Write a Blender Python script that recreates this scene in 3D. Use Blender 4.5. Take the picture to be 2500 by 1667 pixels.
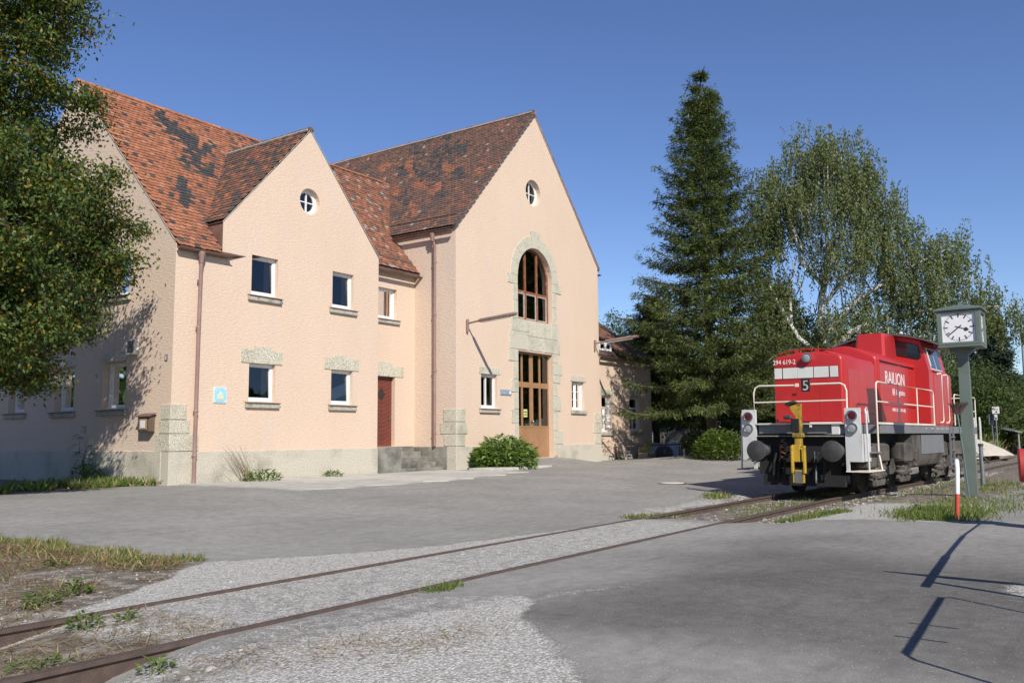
import bpy, bmesh, math, random
import numpy as np
from mathutils import Vector, Matrix
random.seed(7); rng = np.random.default_rng(7)
R = math.radians
scene = bpy.context.scene
for o in list(bpy.data.objects): bpy.data.objects.remove(o)
COL = scene.collection

# ------------------------------------------------------------------ camera, sky, sun, exposure
CAMZ = 1.39
F_PX, YAW, PITCH, ROLL = 2144.88, R(34.7563), R(6.3250), R(-0.5065)
fw = Vector((math.cos(YAW)*math.cos(PITCH), math.sin(YAW)*math.cos(PITCH), math.sin(PITCH)))
r0 = Vector((math.sin(YAW), -math.cos(YAW), 0)); u0 = r0.cross(fw)
rt = r0*math.cos(ROLL)+u0*math.sin(ROLL); up = -r0*math.sin(ROLL)+u0*math.cos(ROLL)
cam = bpy.data.cameras.new('camera'); cam.sensor_width = 36; cam.lens = 36*F_PX/2500
cam.clip_start = .1; cam.clip_end = 3000
camo = bpy.data.objects.new('camera', cam); COL.objects.link(camo)
m = Matrix((rt, up, -fw)).transposed().to_4x4(); m.translation = (0, 0, CAMZ); camo.matrix_world = m
scene.camera = camo
SUN = Vector((.465, .655, -.596)).normalized()          # direction the light travels
w = bpy.data.worlds.new('World'); scene.world = w; w.use_nodes = True
nt = w.node_tree; nt.nodes.clear()
sky = nt.nodes.new('ShaderNodeTexSky'); sky.sky_type = 'NISHITA'; sky.sun_disc = False
sky.sun_elevation = math.asin(-SUN.z); sky.sun_rotation = math.atan2(-SUN.x, -SUN.y)
sky.altitude = 600; sky.air_density = 1.0; sky.dust_density = .0; sky.ozone_density = 4.0
bg = nt.nodes.new('ShaderNodeBackground'); bg.inputs[1].default_value = .118
wo = nt.nodes.new('ShaderNodeOutputWorld')
hs = nt.nodes.new('ShaderNodeHueSaturation'); hs.inputs['Hue'].default_value = .512; hs.inputs['Saturation'].default_value = 1.08
nt.links.new(sky.outputs[0], hs.inputs['Color']); nt.links.new(hs.outputs[0], bg.inputs[0]); nt.links.new(bg.outputs[0], wo.inputs[0])
sl = bpy.data.lights.new('sun', 'SUN'); sl.energy = 4.9; sl.angle = R(.53); sl.color = (1, .945, .86)
so = bpy.data.objects.new('sun', sl); COL.objects.link(so); so.rotation_euler = SUN.to_track_quat('-Z', 'Y').to_euler()
so.location = (-20, -30, 40)
vs = scene.view_settings
scene.display_settings.display_device = 'sRGB'
vs.view_transform = 'Standard'; vs.look = 'None'; vs.gamma = 1; vs.exposure = .13; vs.use_curve_mapping = False

def px(P):                                              # world point -> photo pixel (2500 wide)
    d = Vector(P)-Vector((0, 0, CAMZ)); z = d.dot(fw)
    return 1250+F_PX*d.dot(rt)/z, 833.5-F_PX*d.dot(up)/z

# ------------------------------------------------------------------ helpers
def tag(o, label=None, cat=None, group=None, kind=None):
    if label: o['label'] = label
    if cat: o['category'] = cat
    if group: o['group'] = group
    if kind: o['kind'] = kind
    return o
def thing(name, label, cat, loc=(0, 0, 0), group=None):
    o = bpy.data.objects.new(name, None); COL.objects.link(o); o.location = loc; o.empty_display_size = .2
    return tag(o, label, cat, group)
WL = {}
def wloc(o):
    v = Vector((0, 0, 0))
    while o: v = v+o.location; o = o.parent
    return v
def link(name, me, parent=None):
    o = bpy.data.objects.new(name, me); COL.objects.link(o)
    if parent: o.parent = parent
    return o
class MB:
    def __init__(s): s.v = []; s.f = []; s.mi = []; s.m = 0
    def add(s, vs, fs):
        b = len(s.v); s.v += [tuple(v) for v in vs]; s.f += [tuple(i+b for i in f) for f in fs]; s.mi += [s.m]*len(fs); return s
    def box(s, x0, x1, y0, y1, z0, z1, taper=0, b=0):
        if b:
            b = min(b, abs(x1-x0)*.45, abs(y1-y0)*.45, abs(z1-z0)*.45)
            bm = bmesh.new(); bmesh.ops.create_cube(bm, size=1)
            for v in bm.verts: v.co = Vector(((x0+x1)/2+v.co.x*(x1-x0), (y0+y1)/2+v.co.y*(y1-y0), (z0+z1)/2+v.co.z*(z1-z0)))
            bmesh.ops.bevel(bm, geom=bm.edges[:], offset=b, segments=1, affect='EDGES')
            bm.verts.index_update(); s.add([v.co[:] for v in bm.verts], [[v.index for v in f.verts] for f in bm.faces]); bm.free(); return s
        t = taper
        return s.add([(x0, y0, z0), (x1, y0, z0), (x1, y1, z0), (x0, y1, z0), (x0+t, y0+t, z1), (x1-t, y0+t, z1), (x1-t, y1-t, z1), (x0+t, y1-t, z1)],
                     [(0, 3, 2, 1), (4, 5, 6, 7), (0, 1, 5, 4), (1, 2, 6, 5), (2, 3, 7, 6), (3, 0, 4, 7)])
    def tube(s, path, r, n=8, cap=True):
        P = [Vector(p) for p in path]; rs = r if hasattr(r, '__len__') else [r]*len(P)
        rings = []; ref = None
        for i, p in enumerate(P):
            d = (P[min(i+1, len(P)-1)]-P[max(i-1, 0)]).normalized()
            if ref is None: ref = Vector((0, 0, 1)) if abs(d.z) < .9 else Vector((1, 0, 0))
            a = d.cross(ref).normalized(); b = d.cross(a).normalized(); ref = -b if False else ref
            rings.append([p+(a*math.cos(2*math.pi*k/n)+b*math.sin(2*math.pi*k/n))*rs[i] for k in range(n)])
        vs = [v for g in rings for v in g]; fs = []
        for i in range(len(P)-1):
            for k in range(n): fs.append((i*n+k, (i+1)*n+k, (i+1)*n+(k+1) % n, i*n+(k+1) % n))
        if cap: fs.append(tuple(range(n))); fs.append(tuple((len(P)-1)*n+k for k in reversed(range(n))))
        return s.add(vs, fs)
    def lathe(s, c, axis, prof, n=20, cap=True):        # prof: list of (distance along axis, radius)
        ax = Vector(axis).normalized(); a = ax.orthogonal().normalized(); b = ax.cross(a); c = Vector(c)
        vs = [c+ax*t+(a*math.cos(2*math.pi*k/n)+b*math.sin(2*math.pi*k/n))*r for t, r in prof for k in range(n)]
        fs = [(i*n+k, i*n+(k+1) % n, (i+1)*n+(k+1) % n, (i+1)*n+k) for i in range(len(prof)-1) for k in range(n)]
        if cap: fs.append(tuple(reversed(range(n)))); fs.append(tuple((len(prof)-1)*n+k for k in range(n)))
        return s.add(vs, fs)
    def prism(s, poly, f0, f1):                         # poly: 2D pts, f0/f1 map (a,b)->xyz
        n = len(poly); vs = [f0(*p) for p in poly]+[f1(*p) for p in poly]
        return s.add(vs, [tuple(range(n)), tuple(reversed(range(n, 2*n)))]+[(i, n+i, n+(i+1) % n, (i+1) % n) for i in range(n)])
    def mesh(s, name, mats, smooth=None, off=None):
        me = bpy.data.meshes.new(name)
        v = s.v if off is None else [(a-off.x, b-off.y, c-off.z) for a, b, c in s.v]
        me.from_pydata(v, [], s.f)
        for mm in (mats if isinstance(mats, (list, tuple)) else [mats]): me.materials.append(mm)
        if isinstance(mats, (list, tuple)): me.polygons.foreach_set('material_index', s.mi)
        bm = bmesh.new(); bm.from_mesh(me); bmesh.ops.recalc_face_normals(bm, faces=bm.faces); bm.to_mesh(me); bm.free()
        if smooth:
            me.polygons.foreach_set('use_smooth', [True]*len(me.polygons)); me.set_sharp_from_angle(angle=R(smooth))
        me.update(); return me
    def part(s, name, mats, parent=None, smooth=None, local=False):
        off = None if (local or parent is None) else wloc(parent)
        return link(name, s.mesh(name, mats, smooth, off), parent)
def text_mb(body, mp, wd, ht, ext=.004):
    """text of size wd x ht as geometry; mp(x, y, e) maps text plane to space"""
    cu = bpy.data.curves.new('t', 'FONT'); cu.body = body; cu.extrude = ext/2; cu.resolution_u = 3
    ob = bpy.data.objects.new('t', cu); COL.objects.link(ob)
    dg = bpy.context.evaluated_depsgraph_get(); me = bpy.data.meshes.new_from_object(ob.evaluated_get(dg))
    v = np.array([x.co[:] for x in me.vertices]); f = [tuple(p.vertices) for p in me.polygons]
    bpy.data.objects.remove(ob); bpy.data.curves.remove(cu); bpy.data.meshes.remove(me)
    lo, hi = v.min(0), v.max(0); v[:, 0] = (v[:, 0]-lo[0])/(hi[0]-lo[0])*wd; v[:, 1] = (v[:, 1]-lo[1])/(hi[1]-lo[1])*ht; v[:, 2] += ext/2
    return MB().add([mp(*a) for a in v], f)

# ------------------------------------------------------------------ materials
def new_mat(name):
    m = bpy.data.materials.new(name); m.use_nodes = True; nt = m.node_tree
    return m, nt, nt.nodes['Principled BSDF']
def N(nt, t, **k):
    n = nt.nodes.new(t)
    for a, b in k.items():
        if a.startswith('i'): n.inputs[int(a[1:])].default_value = b
        else: setattr(n, a, b)
    return n
def ramp(nt, pts, interp='LINEAR'):
    n = nt.nodes.new('ShaderNodeValToRGB'); n.color_ramp.interpolation = interp; e = n.color_ramp.elements
    while len(e) < len(pts): e.new(.5)
    for a, (p, c) in zip(e, pts): a.position = p; a.color = (*c, 1) if len(c) == 3 else c
    return n
def noise(nt, vec, scale, detail=4, rough=.55):
    n = N(nt, 'ShaderNodeTexNoise'); n.inputs['Scale'].default_value = scale; n.inputs['Detail'].default_value = detail; n.inputs['Roughness'].default_value = rough
    if vec is not None: nt.links.new(vec, n.inputs['Vector'])
    return n.outputs[0]
def coords(nt, stretch=(1, 1, 1), kind='Object'):
    tc = N(nt, 'ShaderNodeTexCoord'); mp = N(nt, 'ShaderNodeMapping'); mp.inputs['Scale'].default_value = stretch
    nt.links.new(tc.outputs[kind], mp.inputs[0]); return mp.outputs[0]
def mixc(nt, fac, a, b):
    n = N(nt, 'ShaderNodeMix', data_type='RGBA')
    for i, v in ((0, fac), (6, a), (7, b)):
        if hasattr(v, 'node'): nt.links.new(v, n.inputs[i])
        else: n.inputs[i].default_value = v if i == 0 else (*v, 1)
    return n.outputs[2]
def math_(nt, op, a, b=None, clamp=False):
    n = N(nt, 'ShaderNodeMath', operation=op, use_clamp=clamp)
    for i, v in ((0, a), (1, b)):
        if v is None: continue
        if hasattr(v, 'node'): nt.links.new(v, n.inputs[i])
        else: n.inputs[i].default_value = v
    return n.outputs[0]
def M(name, col, rough=.7, var=.18, scale=3, bump=0, bscale=40, metal=0, dirt=None, stretch=(1, 1, 1), spec=.5, dirt_th=(.5, .75), dscale=1.2):
    m, nt, b = new_mat(name); b.inputs['Roughness'].default_value = rough; b.inputs['Metallic'].default_value = metal
    b.inputs['Specular IOR Level'].default_value = spec
    v = coords(nt, stretch); n1 = noise(nt, v, scale, 6)
    c = np.array(col); rp = ramp(nt, [(.25, tuple(c*(1-var))), (.75, tuple(np.minimum(c*(1+var), .95)))]); nt.links.new(n1, rp.inputs[0]); out = rp.outputs[0]
    if dirt:
        n2 = noise(nt, v, dscale, 8, .65); r2 = ramp(nt, [(dirt_th[0], (0, 0, 0)), (dirt_th[1], (1, 1, 1))]); nt.links.new(n2, r2.inputs[0])
        out = mixc(nt, r2.outputs[0], out, dirt)
    nt.links.new(out, b.inputs['Base Color'])
    if bump:
        nb = noise(nt, v, bscale, 5, .6); bp = N(nt, 'ShaderNodeBump'); bp.inputs['Strength'].default_value = min(bump, 1); bp.inputs['Distance'].default_value = .02
        nt.links.new(nb, bp.inputs['Height']); nt.links.new(bp.outputs[0], b.inputs['Normal'])
    return m
def leaf_mat(name, col, trans=.35, rough=.55):
    m, nt, b = new_mat(name); nt.nodes.remove(b); out = nt.nodes['Material Output']
    d = N(nt, 'ShaderNodeBsdfPrincipled'); d.inputs['Base Color'].default_value = (*col, 1); d.inputs['Roughness'].default_value = rough; d.inputs['Specular IOR Level'].default_value = .35
    t = N(nt, 'ShaderNodeBsdfTranslucent'); t.inputs[0].default_value = (col[0]*1.3, col[1]*1.35, col[2]*.7, 1)
    x = N(nt, 'ShaderNodeMixShader'); x.inputs[0].default_value = trans
    nt.links.new(d.outputs[0], x.inputs[1]); nt.links.new(t.outputs[0], x.inputs[2]); nt.links.new(x.outputs[0], out.inputs[0]); return m
def glass_mat(name, tint=(.55, .58, .6), refl=(1, 1, 1)):
    m, nt, b = new_mat(name); nt.nodes.remove(b); out = nt.nodes['Material Output']
    t = N(nt, 'ShaderNodeBsdfTransparent'); t.inputs[0].default_value = (*tint, 1)
    g = N(nt, 'ShaderNodeBsdfGlossy'); g.inputs[0].default_value = (*refl, 1); g.inputs['Roughness'].default_value = .02
    nz = noise(nt, coords(nt), 1.3, 2); bp = N(nt, 'ShaderNodeBump'); bp.inputs['Strength'].default_value = .06; bp.inputs['Distance'].default_value = .05
    nt.links.new(nz, bp.inputs['Height']); nt.links.new(bp.outputs[0], g.inputs['Normal'])
    fr = N(nt, 'ShaderNodeFresnel'); fr.inputs[0].default_value = 1.65
    f = math_(nt, 'ADD', fr.outputs[0], .03, True)
    x = N(nt, 'ShaderNodeMixShader'); nt.links.new(f, x.inputs[0]); nt.links.new(t.outputs[0], x.inputs[1]); nt.links.new(g.outputs[0], x.inputs[2]); nt.links.new(x.outputs[0], out.inputs[0]); return m

def plaster(name, col, stain):
    m, nt, b = new_mat(name); b.inputs['Roughness'].default_value = .92; b.inputs['Specular IOR Level'].default_value = .15
    tc = N(nt, 'ShaderNodeTexCoord')
    def mp(s):
        k = N(nt, 'ShaderNodeMapping'); k.inputs['Scale'].default_value = s; nt.links.new(tc.outputs['Object'], k.inputs[0]); return k.outputs[0]
    n1 = noise(nt, mp((1, 1, .45)), .55, 7, .6); r1 = ramp(nt, [(.3, (0, 0, 0)), (.72, (1, 1, 1))]); nt.links.new(n1, r1.inputs[0])
    c = mixc(nt, r1.outputs[0], col, tuple(x*.93 for x in col))
    n2 = noise(nt, mp((1.3, 1.3, .5)), .8, 8, .62); r2 = ramp(nt, [(.54, (0, 0, 0)), (.74, (.75, .75, .75))]); nt.links.new(n2, r2.inputs[0])
    c = mixc(nt, r2.outputs[0], c, stain)
    n3 = noise(nt, mp((1, 1, 3)), 14, 4); r3 = ramp(nt, [(.3, (.86, .86, .86)), (.7, (1.06, 1.06, 1.06))]); nt.links.new(n3, r3.inputs[0])
    mu = N(nt, 'ShaderNodeMix', data_type='RGBA', blend_type='MULTIPLY'); mu.inputs[0].default_value = 1; nt.links.new(c, mu.inputs[6]); nt.links.new(r3.outputs[0], mu.inputs[7])
    nt.links.new(mu.outputs[2], b.inputs['Base Color'])
    nb = noise(nt, mp((1, 1, 3.6)), 6.5, 6, .62); bp = N(nt, 'ShaderNodeBump'); bp.inputs['Strength'].default_value = .6; bp.inputs['Distance'].default_value = .03
    nt.links.new(nb, bp.inputs['Height']); nt.links.new(bp.outputs[0], b.inputs['Normal']); return m
PLASTER = plaster('peach_plaster', (.72, .55, .415), (.655, .54, .455))
PLASTER_B = plaster('grey_peach_plaster', (.71, .56, .44), (.63, .53, .445))
def stone(name, a, b_, dark):
    m, nt, b = new_mat(name); b.inputs['Roughness'].default_value = .95; b.inputs['Specular IOR Level'].default_value = .1
    v = coords(nt); vo = N(nt, 'ShaderNodeTexVoronoi'); vo.inputs['Scale'].default_value = 26; nt.links.new(v, vo.inputs['Vector'])
    n1 = noise(nt, v, 30, 6, .7); r1 = ramp(nt, [(.38, dark), (.5, a), (.68, b_)]); nt.links.new(n1, r1.inputs[0])
    n2 = noise(nt, v, 1.1, 7, .6); r2 = ramp(nt, [(.5, (1, 1, 1)), (.78, (.62, .62, .6))]); nt.links.new(n2, r2.inputs[0])
    mu = N(nt, 'ShaderNodeMix', data_type='RGBA', blend_type='MULTIPLY'); mu.inputs[0].default_value = 1; nt.links.new(r1.outputs[0], mu.inputs[6]); nt.links.new(r2.outputs[0], mu.inputs[7])
    nt.links.new(mu.outputs[2], b.inputs['Base Color'])
    bp = N(nt, 'ShaderNodeBump'); bp.inputs['Strength'].default_value = 1; bp.inputs['Distance'].default_value = .03
    nt.links.new(n1, bp.inputs['Height']); nt.links.new(bp.outputs[0], b.inputs['Normal']); return m
STONE = stone('tuff_stone', (.62, .58, .455), (.80, .76, .63), (.30, .275, .20))
PLINTH = stone('plinth_render', (.60, .55, .445), (.70, .65, .54), (.45, .41, .33))
CONC = M('old_concrete', (.27, .255, .215), .95, .25, 5, .5, 60, dirt=(.085, .08, .066), dirt_th=(.42, .66))
SLAB = M('pale_concrete_slab', (.50, .48, .42), .95, .15, 3, .4, 70, dirt=(.3, .29, .25), dirt_th=(.5, .8))
SILL = M('sill_concrete', (.42, .40, .33), .95, .25, 12, .6, 80, dirt=(.15, .14, .12), dirt_th=(.52, .7), dscale=4)
FLASH = M('brown_sheet_metal', (.16, .09, .07), .5, .15, 3, spec=.5, dirt=(.24, .16, .13))
PIPE = M('brown_pipe_paint', (.27, .17, .145), .42, .12, 4, spec=.5, dirt=(.33, .24, .21))
WHITE = M('white_window_paint', (.78, .78, .76), .45, .06, 8)
GREYWOOD = M('weathered_wood', (.25, .235, .21), .9, .35, 6, .6, 60, stretch=(1, 1, .3))
WOODBR = M('brown_window_wood', (.24, .085, .035), .6, .35, 9, .3, 60, dirt=(.42, .32, .24), dirt_th=(.55, .7), dscale=5)
DOORBR = M('bronze_door_metal', (.36, .195, .095), .5, .14, 3, spec=.5, dirt=(.30, .17, .09), dscale=2)
DOORRED = M('maroon_door_paint', (.17, .045, .03), .5, .14, 5, .15, 60)
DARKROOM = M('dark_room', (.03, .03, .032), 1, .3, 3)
CURTAIN = M('cream_curtain', (.55, .48, .34), .9, .15, 12, .3, 30)
CURRED = M('red_curtain', (.40, .03, .035), .9, .2, 9, .3, 30)
BLIND = M('white_blind', (.72, .73, .74), .8, .06, 6)
GLASS = glass_mat('window_glass')
UNDER = M('roof_batten_board', (.10, .06, .045), .95, .3, 5)
MORTAR = M('ridge_mortar', (.42, .40, .35), .95, .3, 10, .7, 40)
TILEC = [(.395, .165, .092), (.34, .143, .083), (.29, .128, .078), (.43, .205, .125), (.255, .122, .082), (.205, .112, .082), (.16, .102, .08), (.122, .09, .077), (.068, .068, .07), (.095, .088, .084), (.36, .30, .25)]
TILEM = [M('roof_tile_%d' % i, c, .9, .3, 9, .4, 60, dirt=tuple(x*.55 for x in c), dirt_th=(.5, .8), dscale=7, spec=.2) for i, c in enumerate(TILEC)]

# ------------------------------------------------------------------ ground
def sstep(a, b, x): t = np.clip((x-a)/(b-a), 0, 1); return t*t*(3-2*t)
def track_y(x):                                          # centre line of the track
    x = np.asarray(x, float)
    def I(t): t = np.clip(t, 0, None); return t
    s = .0436
    return 6.31-s*(I(x-20.2)-I(x-36))-.03*I(x-44)
_g = [rng.random((64, 64)) for _ in range(4)]
def vn(x, y, sc, k=0):
    X = np.asarray(x, float)*sc+100.3; Y = np.asarray(y, float)*sc+57.7
    i = np.floor(X).astype(int); j = np.floor(Y).astype(int); fx = X-i; fy = Y-j; fx = fx*fx*(3-2*fx); fy = fy*fy*(3-2*fy); G = _g[k % 4]
    a = G[i % 64, j % 64]; b = G[(i+1) % 64, j % 64]; c = G[i % 64, (j+1) % 64]; d = G[(i+1) % 64, (j+1) % 64]
    return (a*(1-fx)+b*fx)*(1-fy)+(c*(1-fx)+d*fx)*fy
def fbm(x, y, sc, o=4, k=0): return sum(vn(x, y, sc*2**i, k+i)*.5**i for i in range(o))/sum(.5**i for i in range(o))
def openzone(x): return np.maximum(1-sstep(3.1, 4.2, x), sstep(13.6, 15.6, x))      # where the rails lie open in ballast
def g(x, y):
    x = np.asarray(x, float); y = np.asarray(y, float)
    z = .295*sstep(8.6, 17, y)+.24*sstep(31, 40, x)*sstep(9, 15, y)*(1-.75*sstep(16.5, 20.5, y))
    z = z+.30*sstep(17.2, 19.9, y)*(1-sstep(1.5, 3.6, np.abs(x-30.4)))
    z = z+.02*(fbm(x, y, .35, 3)-.5)
    yc = track_y(x); d = np.abs(y-yc)
    near = sstep(2.4, 1.2, d)
    z = z-.015*near
    z = z-openzone(x)*((.11-.05*sstep(8, 12, x))*sstep(1.9, 1.1, d)+.03*sstep(3, 1.6, d))
    z = z+.05*openzone(x)*sstep(.72, .3, d)*(1-sstep(8, 12, x))
    z = z+1.15*sstep(56, 64, x)*sstep(6.2, 7.2, y)+.5*sstep(60, 75, x)*sstep(2.5, 7, y)
    return z
def g1(x, y): return float(g(np.array([x]), np.array([y]))[0])
def axis(*seg):
    a = []
    for lo, hi, st in seg: a += list(np.arange(lo, hi, st))
    return np.array(a)
gx = np.concatenate([-np.geomspace(700, 3, 26), axis((-2, 1.5, .4), (1.5, 9, .05), (9, 18, .08), (18, 34, .16), (34, 60, .5)), np.geomspace(60, 1500, 36)])
gy = np.concatenate([-np.geomspace(700, 3, 22), axis((-2, 0, .2), (0, 8.6, .05), (8.6, 14, .08), (14, 20.6, .15), (20.6, 40, .8)), np.geomspace(40, 1500, 34)])
GX, GY = np.meshgrid(gx, gy, indexing='ij'); GZ = g(GX, GY)
nx, ny = GX.shape
me = bpy.data.meshes.new('ground')
idx = np.arange(nx*ny).reshape(nx, ny)
quads = np.stack([idx[:-1, :-1], idx[1:, :-1], idx[1:, 1:], idx[:-1, 1:]], -1).reshape(-1, 4)
me.vertices.add(nx*ny); me.vertices.foreach_set('co', np.stack([GX, GY, GZ], -1).astype('f4').ravel())
me.loops.add(quads.size); me.loops.foreach_set('vertex_index', quads.astype('i4').ravel())
me.polygons.add(len(quads)); me.polygons.foreach_set('loop_start', (np.arange(len(quads))*4).astype('i4')); me.polygons.foreach_set('loop_total', np.full(len(quads), 4, 'i4'))
me.polygons.foreach_set('use_smooth', np.ones(len(quads), bool))
me.update(calc_edges=True)
wob = lambda k, a=.5, sc=.9: (fbm(GX, GY, sc, 4, k)-.5)*2*a
d = GY-track_y(GX); ad = np.abs(d)
oz = openzone(GX)
# pale gravel
grav = sstep(.1, -.1, ad-.78)*.62*sstep(2.6, 4.0, GX)*(1-sstep(13.5, 15.5, GX))
bx = np.interp(GY, [1.2, 2.2, 3.0, 3.55, 4.0, 4.25, 4.6, 5.5], [3.2, 3.9, 4.75, 5.35, 5.9, 6.45, 6.6, 6.3])+wob(0, .35)
side = sstep(.25, -.25, GX-bx)*sstep(5.6, 5.4, GY)
grav = np.maximum(grav, side*(.95-.45*sstep(4.4, 4.9, GY+wob(1, .3))))
wisp = np.interp(GX, [6.3, 7.2, 8.2], [4.45, 4.2, 3.7]); grav = np.maximum(grav, sstep(.24, .02, np.abs(GY-wisp+wob(2, .18, 1.6)))*sstep(6.2, 6.5, GX)*(1-sstep(7.2, 8.4, GX))*.5)
bx2 = np.interp(GY, [6.9, 7.6, 8.3, 9.0], [13.8, 9.5, 7.4, 6.6])+wob(3, .5); grav = np.maximum(grav, sstep(.5, -.3, GX-bx2)*sstep(6.9, 7.05, GY)*sstep(9.6, 8.8, GY+wob(1, .4))*.75)
clk = sstep(15.2, 15.9, GX+wob(0, .5))*(1-sstep(19.5, 20.8, GX))*sstep(2.0, 2.5, GY+wob(2, .3))*sstep(5.0, 4.6, GY); grav = np.maximum(grav, clk*.85)
grav = np.maximum(grav, sstep(.9, .3, np.hypot(GX-9.2, (GY-.55)*1.2)+wob(1, .4))*.7)
grav = np.maximum(grav, oz*sstep(2.2, 1.5, ad+wob(2, .35))*.55*sstep(14, 15, GX))
grav = np.maximum(grav, .5*sstep(.8, .2, np.abs(GY-19.75))*sstep(13, 14, GX)*(1-sstep(14.5, 15.5, GX)))
# earth with dead straw
ex = np.interp(GY, [7.4, 8.2, 9.1, 10.5, 12.6, 13.0], [3.9, 5.6, 6.55, 6.4, 6.0, 3.0])+wob(1, .35)
dirt = sstep(.3, -.2, GX-ex)*sstep(7.05, 7.5, GY+wob(0, .2))*sstep(13.1, 12.6, GY)
dirt = np.maximum(dirt, sstep(4.4, 3.4, GX+wob(2, .5))*sstep(.78, .6, ad)*.9)
dirt = np.maximum(dirt, sstep(3.4, 2.7, GX+wob(3, .4))*sstep(5.4, 5.2, GY)*sstep(3.6, 4.2, GY)*.8)
dirt = np.maximum(dirt, oz*sstep(14.5, 15.5, GX)*sstep(1.7, 1.1, ad+wob(0, .35))*.75)
dirt = np.maximum(dirt, sstep(15.8, 16.6, GX+wob(3, .4))*sstep(2.4, 2.8, GY+wob(1, .3))*sstep(7.9, 7.2, GY+wob(0, .3))*.7*(1-clk*.6))
dirt = np.maximum(dirt, sstep(20.2, 20.6, GY)*.8); dirt = np.maximum(dirt, sstep(12.6, 11.8, GX)*sstep(19.6, 20.2, GY+wob(2, .3)))
dirt = np.maximum(dirt, sstep(60, 75, GX)*.9); dirt = np.maximum(dirt, sstep(38.5, 39.5, GX+wob(0, .6))*sstep(13.5, 14.5, GY+wob(1, .5)))
dark = sstep(5.0, 3.4, GY+wob(1, 1.4, .35))*sstep(5.0, 6.5, GX+wob(2, .6))*(1-sstep(11, 15, GX+wob(0, 2, .3)))*(.75+.5*wob(3, 1, .5))
for nm, arr in (('gravel', grav), ('dirt', dirt), ('dark', dark)):
    at = me.attributes.new(nm, 'FLOAT', 'POINT'); at.data.foreach_set('value', arr.astype('f4').ravel())
def ground_mat():
    m, nt, b = new_mat('yard_surface'); b.inputs['Roughness'].default_value = .93; b.inputs['Specular IOR Level'].default_value = .12
    v = coords(nt); A = lambda n: N(nt, 'ShaderNodeAttribute', attribute_name=n).outputs['Fac']
    big = noise(nt, v, .45, 6, .6); fine = noise(nt, v, 75, 5, .8); mid = noise(nt, v, 6, 7, .65); grit = noise(nt, v, 60, 4, .75)
    r = ramp(nt, [(.3, (.255, .243, .22)), (.7, (.33, .315, .287))]); nt.links.new(big, r.inputs[0])
    rd = ramp(nt, [(.3, (.118, .112, .102)), (.7, (.175, .167, .152))]); nt.links.new(big, rd.inputs[0])
    dk = math_(nt, 'MULTIPLY', A('dark'), 1.0)
    asp = mixc(nt, dk, r.outputs[0], rd.outputs[0])
    r2 = ramp(nt, [(.3, (.5, .5, .5)), (.5, (1, 1, 1)), (.7, (1.4, 1.4, 1.38))]); nt.links.new(fine, r2.inputs[0])
    mu = N(nt, 'ShaderNodeMix', data_type='RGBA', blend_type='MULTIPLY'); mu.inputs[0].default_value = .8; nt.links.new(asp, mu.inputs[6]); nt.links.new(r2.outputs[0], mu.inputs[7])
    r3 = ramp(nt, [(.35, (.80, .80, .80)), (.65, (1.12, 1.12, 1.1))]); nt.links.new(mid, r3.inputs[0])
    mu2 = N(nt, 'ShaderNodeMix', data_type='RGBA', blend_type='MULTIPLY'); mu2.inputs[0].default_value = .8; nt.links.new(mu.outputs[2], mu2.inputs[6]); nt.links.new(r3.outputs[0], mu2.inputs[7]); asp = mu2.outputs[2]
    # hairline tyre streaks along the yard
    vs_ = coords(nt, (.35, 2.2, 1)); st = noise(nt, vs_, 1.6, 7, .7); rs = ramp(nt, [(.36, (.72, .72, .72)), (.44, (1, 1, 1))]); nt.links.new(st, rs.inputs[0])
    mu3 = N(nt, 'ShaderNodeMix', data_type='RGBA', blend_type='MULTIPLY'); mu3.inputs[0].default_value = .5; nt.links.new(asp, mu3.inputs[6]); nt.links.new(rs.outputs[0], mu3.inputs[7]); asp = mu3.outputs[2]
    # loose white grit
    vo = N(nt, 'ShaderNodeTexVoronoi'); vo.inputs['Scale'].default_value = 34; nt.links.new(v, vo.inputs['Vector'])
    sp = ramp(nt, [(.0, (1, 1, 1)), (.13, (1, 1, 1)), (.19, (0, 0, 0))]); nt.links.new(vo.outputs['Distance'], sp.inputs[0])
    sel = ramp(nt, [(.5, (0, 0, 0)), (.9, (1, 1, 1))]); sepc = N(nt, 'ShaderNodeSeparateColor'); nt.links.new(vo.outputs['Color'], sepc.inputs[0]); nt.links.new(sepc.outputs[0], sel.inputs[0])
    spf = math_(nt, 'MULTIPLY', sp.outputs[0], sel.outputs[0])
    asp = mixc(nt, math_(nt, 'MULTIPLY', spf, .8), asp, (.62, .60, .56))
    # gravel
    vg = N(nt, 'ShaderNodeTexVoronoi'); vg.inputs['Scale'].default_value = 55; nt.links.new(v, vg.inputs['Vector'])
    sg = N(nt, 'ShaderNodeSeparateColor'); nt.links.new(vg.outputs['Color'], sg.inputs[0])
    rg = ramp(nt, [(0, (.34, .32, .285)), (.35, (.49, .47, .425)), (.75, (.62, .60, .55)), (1, (.80, .78, .73))]); nt.links.new(sg.outputs[0], rg.inputs[0])
    edge = ramp(nt, [(.3, (1, 1, 1)), (.7, (.68, .66, .63))]); nt.links.new(vg.outputs['Distance'], edge.inputs[0])
    mg = N(nt, 'ShaderNodeMix', data_type='RGBA', blend_type='MULTIPLY'); mg.inputs[0].default_value = 1; nt.links.new(rg.outputs[0], mg.inputs[6]); nt.links.new(edge.outputs[0], mg.inputs[7])
    # earth
    re = ramp(nt, [(.32, (.085, .068, .052)), (.5, (.17, .14, .108)), (.66, (.36, .33, .285))]); nt.links.new(mid, re.inputs[0])
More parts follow.
